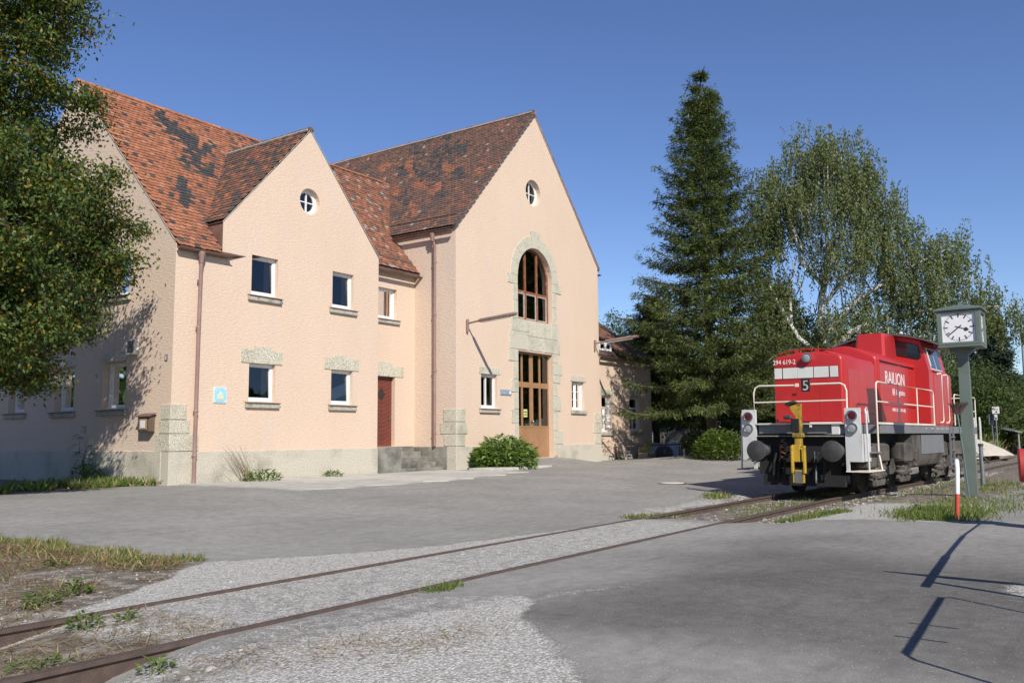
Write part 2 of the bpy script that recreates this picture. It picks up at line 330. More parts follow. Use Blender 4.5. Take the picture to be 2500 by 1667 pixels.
    straw = noise(nt, coords(nt, (1, 5, 1)), 16, 5, .7); rst = ramp(nt, [(.56, (0, 0, 0)), (.64, (1, 1, 1))]); nt.links.new(straw, rst.inputs[0])
    ear = mixc(nt, math_(nt, 'MULTIPLY', rst.outputs[0], .55), re.outputs[0], (.36, .27, .16))
    pe = ramp(nt, [(.55, (0, 0, 0)), (.62, (1, 1, 1))]); nt.links.new(grit, pe.inputs[0]); ear = mixc(nt, math_(nt, 'MULTIPLY', pe.outputs[0], .7), ear, (.42, .40, .36))
    def thr(att, nz, wd): 
        s = math_(nt, 'ADD', A(att), math_(nt, 'MULTIPLY', math_(nt, 'SUBTRACT', nz, .5), wd)); q = ramp(nt, [(.36, (0, 0, 0)), (.58, (1, 1, 1))]); nt.links.new(s, q.inputs[0]); return q.outputs[0]
    gm = math_(nt, 'ADD', math_(nt, 'MULTIPLY', grit, .6), math_(nt, 'MULTIPLY', mid, .4))
    fg = thr('gravel', gm, 2.4); fd = thr('dirt', gm, 1.0)
    c = mixc(nt, fg, asp, mg.outputs[2]); c = mixc(nt, fd, c, ear)
    nt.links.new(c, b.inputs['Base Color'])
    hgt = math_(nt, 'ADD', math_(nt, 'MULTIPLY', fine, .35), math_(nt, 'MULTIPLY', math_(nt, 'MULTIPLY', math_(nt, 'SUBTRACT', 1, vg.outputs['Distance']), 1.2), math_(nt, 'MAXIMUM', fg, math_(nt, 'MULTIPLY', fd, .7))))
    bp = N(nt, 'ShaderNodeBump'); bp.inputs['Strength'].default_value = .7; bp.inputs['Distance'].default_value = .012
    nt.links.new(hgt, bp.inputs['Height']); nt.links.new(bp.outputs[0], b.inputs['Normal']); return m
me.materials.append(ground_mat())
tag(link('ground', me), kind='structure')

# ------------------------------------------------------------------ railway track
RUST = M('rusty_rail', (.10, .07, .056), .6, .3, 8, .3, 60, spec=.4, dirt=(.085, .06, .05), dscale=5)
SLEEP = M('old_sleeper_wood', (.10, .08, .065), .95, .35, 8, .7, 50)
trk = bpy.data.objects.new('railway_track', None); COL.objects.link(trk); tag(trk, kind='structure')
xs = np.concatenate([np.arange(-6, 20, .5), np.arange(20, 40, .4), np.geomspace(40, 300, 20)])
prof = [(-.036, 0), (.036, 0), (.038, -.03), (.012, -.05), (.012, -.135), (.065, -.15), (.065, -.165), (-.065, -.165), (-.065, -.15), (-.012, -.135), (-.012, -.05), (-.038, -.03)]
for s in (-1, 1):
    mb = MB(); vs_ = []; n = len(prof)
    for x in xs:
        y = float(track_y(x))+s*.7535
        for a, b_ in prof: vs_.append((x, y+a, b_+.002))
    mb.add(vs_, [(i*n+k, (i+1)*n+k, (i+1)*n+(k+1) % n, i*n+(k+1) % n) for i in range(len(xs)-1) for k in range(n)])
    mb.part('rail', RUST, trk, 40)
slm = MB().box(-.125, .125, -1.3, 1.3, -.155, 0, b=.015).mesh('sleeper', SLEEP)
k = 14.9
while k < 56:
    o = link('sleeper', slm, trk); o.location = (k, float(track_y(k)), -.165+rng.uniform(-.012, .006)); o.rotation_euler = (0, 0, rng.normal(0, .012)); k += .64
k = 3.0
while k > .2:
    o = link('sleeper', slm, trk); o.location = (k, float(track_y(k)), -.185); k -= .66

# ------------------------------------------------------------------ building helpers
def wall_panel(outer, holes, mp, depth, name, mat, parent, reveal=True):
    """flat wall with openings; mp(u, z, d) maps wall coordinates (d = depth inwards)"""
    bm = bmesh.new(); off = wloc(parent)
    def loop(pts, d=0):
        vs = [bm.verts.new(Vector(mp(u, z, d))-off) for u, z in pts]
        return vs, [bm.edges.new((vs[i], vs[(i+1) % len(vs)])) for i in range(len(vs))]
    ed = loop(outer)[1]; hl = []
    for h in holes: v, e = loop(h); ed += e; hl.append((v, h))
    bmesh.ops.triangle_fill(bm, use_beauty=True, edges=ed)
    for v, h in hl:
        v2 = [bm.verts.new(Vector(mp(u, z, depth))-off) for u, z in h]
        for i in range(len(v)): bm.faces.new((v[i], v[(i+1) % len(v)], v2[(i+1) % len(v)], v2[i]))
    me = bpy.data.meshes.new(name); bm.to_mesh(me); bm.free(); me.materials.append(mat)
    return link(name, me, parent)
def rect(u0, u1, z0, z1): return [(u0, z0), (u1, z0), (u1, z1), (u0, z1)]
def circ(u, z, r, n=28): return [(u+r*math.cos(2*math.pi*k/n), z+r*math.sin(2*math.pi*k/n)) for k in range(n)]
def arch(u0, u1, z0, zs, n=16):
    c = (u0+u1)/2; r = (u1-u0)/2
    return [(u0, z0), (u1, z0)]+[(c+r*math.cos(math.pi*k/n), zs+r*math.sin(math.pi*k/n)) for k in range(n+1)]
def mpF(Y): return lambda u, z, d: (u, Y+d, z)                      # wall facing -Y
def mpL(X): return lambda u, z, d: (X+d, u, z)                      # wall facing -X
def pbox(mb, mp, u0, u1, z0, z1, d0, d1, b=0):
    a = mp(u0, z0, d0); c = mp(u1, z1, d1)
    return mb.box(min(a[0], c[0]), max(a[0], c[0]), min(a[1], c[1]), max(a[1], c[1]), min(a[2], c[2]), max(a[2], c[2]), b=b)
def window(parent, mp, u0, u1, z0, z1, dep=.14, style='plain', inside=None, sill=True, flash=True, tilt=0, frame=WHITE):
    """u0..u1, z0..z1: the wall opening"""
    t = .055; mb = MB(); f0, f1 = dep, dep+.07
    pbox(mb, mp, u0, u1, z0, z0+t*1.3, f0, f1, .008); pbox(mb, mp, u0, u1, z1-t, z1, f0, f1, .008)
    pbox(mb, mp, u0, u0+t, z0+t*1.3, z1-t, f0, f1, .008); pbox(mb, mp, u1-t, u1, z0+t*1.3, z1-t, f0, f1, .008)
    s = .045; a0, a1, b0, b1 = u0+t, u1-t, z0+t*1.3, z1-t
    pbox(mb, mp, a0, a1, b0, b0+s, f0+.015, f1+.01); pbox(mb, mp, a0, a1, b1-s, b1, f0+.015, f1+.01)
    pbox(mb, mp, a0, a0+s, b0+s, b1-s, f0+.015, f1+.01); pbox(mb, mp, a1-s, a1, b0+s, b1-s, f0+.015, f1+.01)
    if style == 'cross':
        c = (a0+a1)/2; pbox(mb, mp, c-.035, c+.035, b0+s, b1-s, f0-.004, f1+.005)
        for k in (1, 2): zz = b0+(b1-b0)*k/3; pbox(mb, mp, a0+s, c-.035, zz-.011, zz+.011, f0+.02, f1); pbox(mb, mp, c+.035, a1-s, zz-.011, zz+.011, f0+.02, f1)
    if style == 'transom':
        zz = b0+(b1-b0)*.68; c = (a0+a1)/2
        pbox(mb, mp, a0, a1, zz-.04, zz+.04, f0-.006, f1+.004); pbox(mb, mp, c-.035, c+.035, b0+s, zz-.04, f0-.004, f1+.005)
        for k in (1, 2): z2 = b0+(zz-b0)*k/3; pbox(mb, mp, a0+s, c-.035, z2-.011, z2+.011, f0+.02, f1); pbox(mb, mp, c+.035, a1-s, z2-.011, z2+.011, f0+.02, f1)
    if style == 'two': c = (a0+a1)/2; pbox(mb, mp, c-.05, c+.05, b0+s, b1-s, f0-.004, f1+.005)
    wn = mb.part('window', frame, parent)
    g_ = MB(); gd = f0+.05
    if style == 'open':
        c = a0+(a1-a0)*.44; pbox(g_, mp, c, a1-s, b0+s, b1-s, gd, gd+.004)
        pbox(MB(), mp, 0, 1, 0, 1, 0, 1)
        sash = MB()
        for (q0, q1) in ((c, c+.05),): pbox(sash, mp, q0, q1, b0+s, b1-s, f0+.01, f1+.02)
        sash.part('sash', frame, wn)
    else: g_.add([mp(a0+s*.5, b0+s*.5, gd-.4*tilt), mp(a1-s*.5, b0+s*.5, gd-.4*tilt), mp(a1-s*.5, b1-s*.5, gd+.6*tilt), mp(a0+s*.5, b1-s*.5, gd+.6*tilt)], [(0, 1, 2, 3)])
    g_.part('pane', GLASS, wn)
    # the room behind, closed and unlit
    rm = MB(); e = .02
    P = [mp(u0+e, z0+e, f1+.012), mp(u1-e, z0+e, f1+.012), mp(u1-e, z1-e, f1+.012), mp(u0+e, z1-e, f1+.012), mp(u0-.6, z0-.5, 1.6), mp(u1+.6, z0-.5, 1.6), mp(u1+.6, z1+.1, 1.6), mp(u0-.6, z1+.1, 1.6)]
    rm.add(P, [(4, 5, 6, 7), (0, 1, 5, 4), (1, 2, 6, 5), (2, 3, 7, 6), (3, 0, 4, 7)]); rm.part('room', DARKROOM, wn)
    def drape(q0, q1, zb, zt, mat, dd):
        c_ = MB(); n = 14; vs_ = []
        for k in range(n+1):
            q = q0+(q1-q0)*k/n; dz = .018*math.sin(k*1.9); vs_ += [mp(q, zb, dd+dz), mp(q, zt, dd+dz)]
        c_.add(vs_, [(2*k, 2*k+2, 2*k+3, 2*k+1) for k in range(n)]); c_.part('curtain', mat, wn)
    W = u1-u0
    if inside == 'side': drape(u1-W*.33, u1-.08, z0+.08, z1-.06, CURTAIN, f1+.06)
    if inside == 'whole': drape(u0+.08, u1-.08, z0+.08, z1-.06, BLIND, f1+.06)
    if inside == 'openblind': drape(u0+W*.5, u1-.08, z0+.08, z1-.06, BLIND, f1+.05)
    if inside == 'slant':
        c_ = MB(); c_.add([mp(u0+.1, z0+.42*(z1-z0), f1+.016), mp(u1-.1, z0+.66*(z1-z0), f1+.016), mp(u1-.1, z0+.3*(z1-z0), f1+.016), mp(u0+.1, z0+.08*(z1-z0), f1+.016)], [(0, 1, 2, 3)]); c_.part('curtain', BLIND, wn)
    if sill:
        sb = MB(); pbox(sb, mp, u0-.125, u1+.125, z0-.185, z0-.045, -.085, -.002, .012); pbox(sb, mp, u0-.10, u1+.10, z0-.045, z0-.028, -.07, dep+.01)
        sb.part('sill', SILL, wn)
        if flash:
            fb = MB(); v = [mp(u0-.14, z0-.012, dep), mp(u1+.14, z0-.012, dep), mp(u1+.14, z0-.035, -.11), mp(u0-.14, z0-.035, -.11), mp(u0-.14, z0-.06, -.11), mp(u1+.14, z0-.06, -.11)]
            v = [mp(u0+.004, z0-.004, dep), mp(u1-.004, z0-.004, dep), mp(u1-.004, z0-.02, -.003), mp(u0+.004, z0-.02, -.003), mp(u0-.14, z0-.021, -.003), mp(u1+.14, z0-.021, -.003), mp(u1+.14, z0-.034, -.115), mp(u0-.14, z0-.034, -.115), mp(u1+.14, z0-.055, -.115), mp(u0-.14, z0-.055, -.115)]
            fb.add(v, [(0, 1, 2, 3), (4, 5, 6, 7), (7, 6, 8, 9)]); fb.part('sill_flashing', FLASH, wn)
    return wn
def stones(parent, mp, blocks, name='quoin_stone', d=-.03, mat=STONE):
    for u0, u1, z0, z1 in blocks:
        mb = MB(); j = rng.uniform(-.006, .006); pbox(mb, mp, u0+.004, u1-.004, z0+.004, z1-.004, d+j, .05, .012); mb.part(name, mat, parent)
def lintel(parent, mp, u0, u1, z0, z1, s0, s1, zt):
    mb = MB(); k = .03; poly = [(u0, z0), (u1, z0), (u1, z1), (s1, z1), (s1-k, zt), (s0+k, zt), (s0, z1), (u0, z1)]
    mb.prism(poly, lambda a, b: mp(a, b, -.025), lambda a, b: mp(a, b, .05)); mb.part('lintel_stone', STONE, parent)
def round_window(parent, mp, u, z, r, dep=.16):
    mb = MB(); n = 28
    for (ra, rb, d0, d1) in ((r, r-.07, dep, dep+.06), (r-.06, r-.11, dep+.015, dep+.07)):
        vs_ = [mp(u+q*math.cos(2*math.pi*k/n), z+q*math.sin(2*math.pi*k/n), d) for q, d in ((ra, d0), (rb, d0), (rb, d1), (ra, d1)) for k in range(n)]
        mb.add(vs_, [(i*n+k, i*n+(k+1) % n, ((i+1) % 4)*n+(k+1) % n, ((i+1) % 4)*n+k) for i in range(4) for k in range(n)])
    pbox(mb, mp, u-.022, u+.022, z-r+.1, z+r-.1, dep+.01, dep+.06); pbox(mb, mp, u-r+.1, u-.023, z-.016, z+.016, dep+.014, dep+.055); pbox(mb, mp, u+.023, u+r-.1, z-.016, z+.016, dep+.014, dep+.055)
    wn = mb.part('round_window', WHITE, parent)
    gb = MB(); gb.add([mp(u+(r-.08)*math.cos(2*math.pi*k/n), z+(r-.08)*math.sin(2*math.pi*k/n), dep+.045) for k in range(n)], [tuple(range(n))]); gb.part('pane', GLASS, wn)
    rm = MB(); rm.add([mp(u+(r-.04)*math.cos(2*math.pi*k/n), z+(r-.04)*math.sin(2*math.pi*k/n), dep+.075) for k in range(n)]+[mp(u+1.4*r*math.cos(2*math.pi*k/n), z+1.2*r*math.sin(2*math.pi*k/n), 1.3) for k in range(n)], [(k, (k+1) % n, n+(k+1) % n, n+k) for k in range(n)]+[tuple(range(n, 2*n))]); rm.part('room', DARKROOM, wn)
    return wn
# roof tiles
def tile_geo():
    w_, L, t = .163, .31, .018; arc = [(-w_/2, .05), (-w_/2*.72, .016), (-.0, 0), (w_/2*.72, .016), (w_/2, .05)]
    o = arc+[(w_/2, L), (-w_/2, L)]; hz = lambda y: .046*(1-y/L)+.004
    top = [(x, y, hz(y)+t) for x, y in o]; bot = [(x, y, hz(y)) for x, y in arc]
    return np.array(top+bot), [(0, 1, 2, 3, 4, 5, 6)]+[(i+7, i+8, i+1, i) for i in range(4)]+[(4, 11, 5), (6, 7, 0)]
TV, TF = tile_geo(); TILEME = []
for i, mt in enumerate(TILEM):
    t_ = bpy.data.meshes.new('roof_tile'); t_.from_pydata([tuple(v) for v in TV], [], TF); t_.materials.append(mt); TILEME.append(t_)
class Roof:
    """collects the tiles of one thing; the 300 nearest become parts, the rest one joined part"""
    def __init__(s, parent): s.parent = parent; s.t = []
    def plane(s, o, u, v, nu, nv, keep, color, w_=.17, e=.158):
        o = Vector(o); u = Vector(u).normalized(); v = Vector(v).normalized(); n = u.cross(v)
        if n.z < 0: n = -n; 
        flip = u.cross(v).z < 0
        for j in range(nv):
            for i in range(-1, nu+1):
                P = o+u*((i+(.5 if j % 2 else 0))*w_+rng.normal(0, .003))+v*(j*e+rng.normal(0, .006)); c = P+v*.1
                if not keep(c): continue
                a = rng.normal(0, .012); uu = (u*math.cos(a)+v*math.sin(a)); vv = (v*math.cos(a)-u*math.sin(a))
                s.t.append((P+n*rng.uniform(0, .007), -uu if flip else uu, vv, n, color(c)))
    def finish(s, nmax=300):
        s.t.sort(key=lambda q: (q[0]-Vector((0, 0, CAMZ))).length)
        off = wloc(s.parent)
        for P, u, v, n, c in s.t[:nmax]:
            o = link('roof_tile', TILEME[c], s.parent); mm = Matrix((u, v, n)).transposed().to_4x4(); mm.translation = P-off; o.matrix_local = mm
        rest = s.t[nmax:]
        if not rest: return
        mb = MB()
        V = []; Fc = []; MI = []
        for q, (P, u, v, n, c) in enumerate(rest):
            Mx = np.array([u[:], v[:], n[:]]); V.append(TV@Mx+np.array((P-off)[:])); b = q*len(TV); Fc += [tuple(i+b for i in f) for f in TF]; MI += [c]*len(TF)
        me = bpy.data.meshes.new('roof_tiles'); me.from_pydata(np.concatenate(V).tolist(), [], Fc)
        for mt in TILEM: me.materials.append(mt)
        me.polygons.foreach_set('material_index', MI); tag(link('roof_tiles', me, s.parent), kind='stuff')
def ridge(parent, a, b, w_=.12, cols=(0, 1, 2), mortar=True, n=None):
    a = Vector(a); b = Vector(b); d = (b-a); L = d.length; d.normalize(); n = n or int(L/.36); sd = d.cross(Vector((0, 0, 1))).normalized(); upv = sd.cross(d); off = wloc(parent)
    for i in range(n):
        mb = MB(); K = 7; vs_ = []
        for t, r in ((-.02, w_*1.08), (L/n+.03, w_*.95)):
            for k in range(K):
                an = math.pi*k/(K-1); vs_.append(a+d*(i*L/n+t)+sd*math.cos(an)*r+upv*(math.sin(an)*r*.85-.03+rng.normal(0, .003)))
        mb.add(vs_, [(k, k+1, K+k+1, K+k) for k in range(K-1)]+[tuple(range(K)), tuple(range(K, 2*K))]); mb.part('ridge_tile', TILEM[random.choice(cols)], parent, 50)
    if mortar:
        mb = MB(); pts = [a+d*(L*k/30) for k in range(31)]
        for q in (-1, 1): mb.tube([p+sd*q*w_*1.0-Vector((0, 0, .05-rng.uniform(0, .012))) for p in pts], .035, 6)
        mb.part('ridge_mortar', MORTAR, parent)
def gutter(parent, pts, r=.075, mat=FLASH):
    mb = MB(); K = 9; P = [Vector(p) for p in pts]; d = (P[-1]-P[0]).normalized(); sd = d.cross(Vector((0, 0, 1))).normalized(); vs_ = []
    for p in P:
        for k in range(K): an = math.pi*(1+k/(K-1)); vs_.append(p+sd*math.cos(an)*r+Vector((0, 0, 1))*math.sin(an)*r)
        for k in range(K): an = math.pi*(2-k/(K-1)); vs_.append(p+sd*math.cos(an)*(r-.01)+Vector((0, 0, 1))*math.sin(an)*(r-.01))
    n = 2*K
    mb.add(vs_, [(i*n+k, (i+1)*n+k, (i+1)*n+(k+1) % n, i*n+(k+1) % n) for i in range(len(P)-1) for k in range(n)]+[tuple(range(n)), tuple(range((len(P)-1)*n, len(P)*n))])
    # brackets
    L = (P[-1]-P[0]).length; gt = mb.part('gutter', mat, parent, 50); return gt
def downpipe(parent, top, pts, r=.05, collars=()):
    mb = MB(); mb.tube(pts, r, 12); mb.lathe(top, (0, 0, -1), [(0, r*1.9), (.05, r*1.9), (.22, r*1.15), (.3, r*1.1)], 14)
    P = pts[-1]
    for z in collars: mb.lathe((P[0], P[1], z), (0, 0, 1), [(0, r*1.15), (.01, r*1.3), (.05, r*1.3), (.06, r*1.15)], 14)
    return mb.part('downpipe', PIPE, parent, 40)
def nearpx(P, pts, rad):
    x, y = px(P); return min(math.hypot(x-a, y-b) for a, b in pts)-rad*(.6+.8*random.random())

# ------------------------------------------------------------------ the house with the low gable
GND = .05
H = thing('gabled_house', 'peach plastered house with steep red tile roof and small gable facing the yard', 'house', (13.5, 20, .2))
XL, XR, YF, YR = 13.5, 21.09, 20.0, 22.0
EZ, RZ, RY = 6.55, 12.18, 25.27
sm = (RZ-EZ)/(RY-20.02)
AX, AZ, GS = 18.03, 10.85, 7.38
W4 = [(15.93, 16.87, 5.52, 6.65), (19.03, 19.94, 5.52, 6.65), (15.92, 16.85, 2.50, 3.57), (19.03, 19.94, 2.50, 3.57)]
mF = mpF(YF)
wall_panel([(XL, GND), (XR, GND), (XR, GS), (AX, AZ), (14.93, GS), (14.93, EZ), (XL, EZ)], [rect(*q) for q in W4]+[circ(18.05, 8.65, .40)], mF, .16, 'wall', PLASTER, H)
for q, ins in zip(W4, ('side', 'side', 'side', 'slant')): window(H, mF, *q, dep=.12, inside=ins, tilt=.048)
round_window(H, mF, 18.05, 8.65, .40)
lintel(H, mF, 15.64, 17.08, 3.575, 3.955, 16.06, 16.70, 4.05); lintel(H, mF, 18.74, 20.2, 3.575, 3.935, 19.15, 19.77, 4.03)
# end wall facing left
mL = mpL(XL); YB = 30.5
WE = [(22.05, 23.2, 2.30, 3.58), (24.65, 25.7, 2.30, 3.56), (27.4, 28.4, 2.32, 3.56), (22.08, 23.22, 5.42, 6.55), (24.75, 25.75, 5.42, 6.5), (24.65, 25.55, 8.72, 9.65)]
wall_panel([(YF, GND), (YB, GND), (YB, EZ), (RY, RZ), (YF, EZ)], [rect(*q) for q in WE], mL, .24, 'wall', PLASTER_B, H)
for q in WE: window(H, mL, *q, dep=.2, inside='whole' if q[2] < 3 and q[0] < 23 else None)
stones(H, mL, [(21.95, 23.33, 3.585, 3.85), (24.5, 25.85, 3.565, 3.83)], 'lintel_stone', -.025)
# plinth
mb = MB(); mb.box(XL-.035, XR+.0, YF-.035, YF+.3, GND, 1.135, b=.01); mb.part('plinth', PLINTH, H)
mb = MB(); mb.box(XL-.036, XL+.3, YF+.31, YB, GND, 1.16, b=.01); mb.part('plinth', PLINTH, H)
# corner quoins wrap the corner
for z0, z1, a, b_ in ((1.955, 2.36, 13.96, 20.40), (1.60, 1.95, 14.06, 20.46), (1.145, 1.595, 14.34, 20.60)):
    MB().box(XL-.028, a, YF-.03, b_, z0+.004, z1-.004, b=.014).part('quoin_stone', STONE, H)
# recessed wall with the maroon door
mR = mpF(YR)
DX0, DX1 = 23.02, 24.11
wall_panel([(XR-.2, GND), (25.2, GND), (25.2, 7.8), (XR-.2, 7.8)], [rect(DX0, DX1, 1.16, 3.69), rect(23.15, 24.19, 5.82, 6.95)], mR, .2, 'wall', PLASTER, H)
window(H, mR, 23.15, 24.19, 5.82, 6.95, inside='side')
lintel(H, mR, 22.75, 24.55, 3.70, 4.08, 23.2, 23.95, 4.22)
dr = MB(); pbox(dr, mR, DX0, DX1, 1.16, 3.69, .16, .22); dr = dr.part('door', DOORRED, H)
# chevron boards of the door, each its own piece
for k in range(17):
    z = 1.24+k*.145
    for sgn, ua, ub in ((1, DX0+.06, (DX0+DX1)/2-.005), (-1, (DX0+DX1)/2+.005, DX1-.06)):
        za, zb = (z-.18, z+.0) if sgn < 0 else (z, z-.18)
        lo = lambda q: max(1.22, min(3.63, q))
        poly = [(ua, za+.2), (ub, zb+.2), (ub, zb+.2+.128), (ua, za+.2+.128)]
        poly = [(a, lo(b)) for a, b in poly]
        if max(p[1] for p in poly)-min(p[1] for p in poly) < .12: continue
        MB().prism(poly, lambda a, b: mR(a, b, .148), lambda a, b: mR(a, b, .162)).part('board', DOORRED, dr)
dp = MB(); c = ((DX0+DX1)/2-.02, 3.05); dp.prism([(c[0]-.2, c[1]), (c[0], c[1]-.24), (c[0]+.2, c[1]), (c[0], c[1]+.24)], lambda a, b: mR(a, b, .135), lambda a, b: mR(a, b, .15)); dp.part('pane', GLASS, dr)
MB().prism([(c[0]-.2, c[1]), (c[0], c[1]-.24), (c[0]+.2, c[1]), (c[0], c[1]+.24)], lambda a, b: mR(a, b, .144), lambda a, b: mR(a, b, .1475)).part('pane_backing', DARKROOM, dr)
MB().box(DX1-.16, DX1-.12, YR+.1, YR+.145, 2.1, 2.28, b=.01).part('handle', M('handle_steel', (.3, .3, .3), .35, .1, 5, metal=1), dr)
# roofs: boards under the tiles
def sheet(parent, pts, mat=UNDER, name='roof_boarding', t=.06):
    P = [Vector(p) for p in pts]; n = (P[1]-P[0]).cross(P[2]-P[0]).normalized(); n = n if n.z > 0 else -n
    MB().add([p for p in P]+[p-n*t for p in P], [tuple(range(len(P))), tuple(range(2*len(P)-1, len(P)-1, -1))]+[(i, len(P)+i, len(P)+(i+1) % len(P), (i+1) % len(P)) for i in range(len(P))]).part(name, mat, parent)
def zmain(y): return EZ+.03+sm*(y-20.02)
EY, RE, RR = 21.78, 7.66, (26.0, 12.52)                            # right-hand roof: eave y,z and ridge y,z
sr = (RR[1]-RE)/(RR[0]-EY)
def zright(y): return RE+sr*(y-EY)
SLX, SEZ, SCX, SAZ = 25.2, 9.42, 30.58, 15.3; ss = (SAZ-SEZ)/(SCX-SLX)
def zhall(x): return SEZ+ss*(x-SLX)
def zbayL(x): return AZ+.02-(AZ-GS)/(AX-14.93)*(AX-x)
HR = bpy.data.objects.new('roof', None); COL.objects.link(HR); HR.parent = H
sheet(HR, [(XL+.025, 19.86, zmain(19.86)), (14.9, 19.86, zmain(19.86)), (21.2, 20.9, zmain(20.9)), (21.2, RY, zmain(RY)), (XL+.025, RY, zmain(RY))])
sheet(HR, [(XL+.025, RY, zmain(RY)), (24, RY, zmain(RY)), (24, 30.7, EZ), (XL-.02, 30.7, EZ)])
sheet(HR, [(21.0, EY-.05, zright(EY-.05)), (25.25, EY-.05, zright(EY-.05)), (28.2, RR[0], RR[1]), (21.0, RR[0], RR[1])])
sheet(HR, [(21.0, RR[0], RR[1]), (28.2, RR[0], RR[1]), (28.2, 30, 8), (21.0, 30, 8)])
yv = lambda x: 20.02+(zbayL(x)-EZ-.03)/sm
sheet(HR, [(14.93, YF+.02, zbayL(14.93)), (AX, YF+.02, zbayL(AX)), (AX, yv(AX)+.1, zbayL(AX)), (14.93, yv(14.93)+.1, zbayL(14.93))])
sheet(HR, [(AX, YF+.02, zbayL(AX)), (XR+.08, YF+.02, GS-.02), (XR+.08, 22.5, GS-.02), (AX, yv(AX)+.3, zbayL(AX))])
dk = [(385, 290), (400, 300), (418, 315), (445, 335), (465, 352), (462, 378), (455, 396), (480, 405), (505, 418), (440, 455), (447, 478), (455, 492), (505, 365), (480, 375)]
def col_main(P):
    r = random.random(); q = nearpx(P, dk, 17); f = float(fbm(P.x, P.z, .9, 3))
    if q < 0: return 8 if r < .75 else random.choice((9, 7, 1))
    if r < .055: return random.choice((8, 9, 7))
    if px(P)[0] > 560 and r < .3: return random.choice((8, 7, 6))
    return random.choice((0, 0, 1, 1, 3, 2)) if f < .55 else random.choice((1, 2, 4, 0, 5))
def col_bay(P):
    r = random.random(); return random.choice((5, 6, 7, 9, 6)) if r < .72 else random.choice((2, 4, 1, 0))
def col_right(P):
    r = random.random(); return random.choice((2, 4, 1, 5)) if r < .72 else random.choice((6, 0, 7, 10))
rf = Roof(HR); sv = Vector((0, 1, sm)); sv.normalize()
nb = int(7.9/.158)
rf.plane((XL+.06, 19.88, zmain(19.88)+.02), (1, 0, 0), sv, 48, nb, lambda c: (c.x < 21.2 and c.x > XL and c.y < RY and not (c.x > 14.9 and zbayL(min(c.x, 2*AX-c.x)) > c.z+.02)), col_main)
sb_ = Vector((1, 0, (AZ-GS)/(AX-14.93)))
rf.plane((14.95, YF+.06, zbayL(14.95)+.02), (0, 1, 0), sb_, 27, int(4.7/.158), lambda c: c.x < AX and c.y > YF and c.y < yv(c.x)+.12, col_bay)
sr_ = Vector((0, 1, sr))
rf.plane((20.9, EY-.02, zright(EY-.02)+.02), (1, 0, 0), sr_, 46, int(6.5/.158), lambda c: c.y < RR[0] and c.x < 28.3 and zhall(max(c.x, SLX)) < c.z+.3 if c.x > SLX else (c.y < RR[0] and not (c.x < XR+.1 and c.z < zbayL(2*AX-c.x))), col_right)
rf.finish()
ridge(HR, (XL-.02, RY, RZ+.06), (21.2, RY, RZ+.06), cols=(0, 0, 1, 3), mortar=False)
ridge(HR, (21.0, RR[0], RR[1]+.06), (27.6, RR[0], RR[1]+.06), cols=(1, 2, 0, 4), mortar=False)
ridge(HR, (AX, YF, AZ+.07), (AX, yv(AX)-.1, AZ+.07), cols=(6, 7, 5, 9))
# verge mortar along the gables, cheek, gutters
for a, b in (((XL-.01, YF+.0, EZ+.04), (XL-.01, RY, RZ+.04)), ((14.9, YF+.0, GS+.0), (AX, YF+.0, AZ+.05)), ((XR+.06, YF+.0, GS-.0), (AX, YF+.0, AZ+.05))):
    mb = MB(); A, B = Vector(a), Vector(b); mb.tube([A.lerp(B, k/24)+Vector((rng.normal(0, .004), rng.normal(0, .004), rng.normal(0, .006))) for k in range(25)], .013, 6); mb.part('verge_mortar', MORTAR, H)
MB().add([(14.915, 20.01, EZ+.06), (14.915, 20.01, GS-.04), (14.915, yv(14.93), zbayL(14.93)-.05), (14.935, 20.01, EZ+.06), (14.935, 20.01, GS-.04), (14.935, yv(14.93), zbayL(14.93)-.05)], [(0, 1, 2), (5, 4, 3), (0, 3, 4, 1), (1, 4, 5, 2), (2, 5, 3, 0)]).part('cheek', FLASH, H)
gutter(H, [(XL-.05, 19.83, EZ-.10), (14.2, 19.83, EZ-.105), (15.1, 19.83, EZ-.10)])
gutter(H, [(XR+.0, EY-.12, RE-.1), (25.19, EY-.12, RE-.11)])
downpipe(H, (14.16, 19.83, EZ-.15), [(14.16, 19.83, EZ-.3), (14.16, 19.84, EZ-.5), (14.16, 19.87, 4), (14.16, 19.885, .26)], .053, (5.6, 4.35, 2.15, 1.0))
MB().box(21.3, 25.0, 22.06, 22.09, zright(22.12)+.07, zright(22.12)+.15).box(21.3, 21.33, 22.05, 22.3, zright(22.2), zright(22.2)+.1).box(23.3, 23.33, 22.05, 22.3, zright(22.2), zright(22.2)+.1).part('snow_guard', FLASH, H)
# stair cheek and steps
MB().box(XR+.01, 22.33, 20.05, 21.99, GND, 1.14, b=.02).part('stair_cheek', CONC, H)
for k in range(5):
    MB().box(22.34, 25.16, 20.55+.36*k, 21.985, GND, .40+.188*k, b=.018).part('step', CONC, H)
# house number and wall fittings are things of their own further down

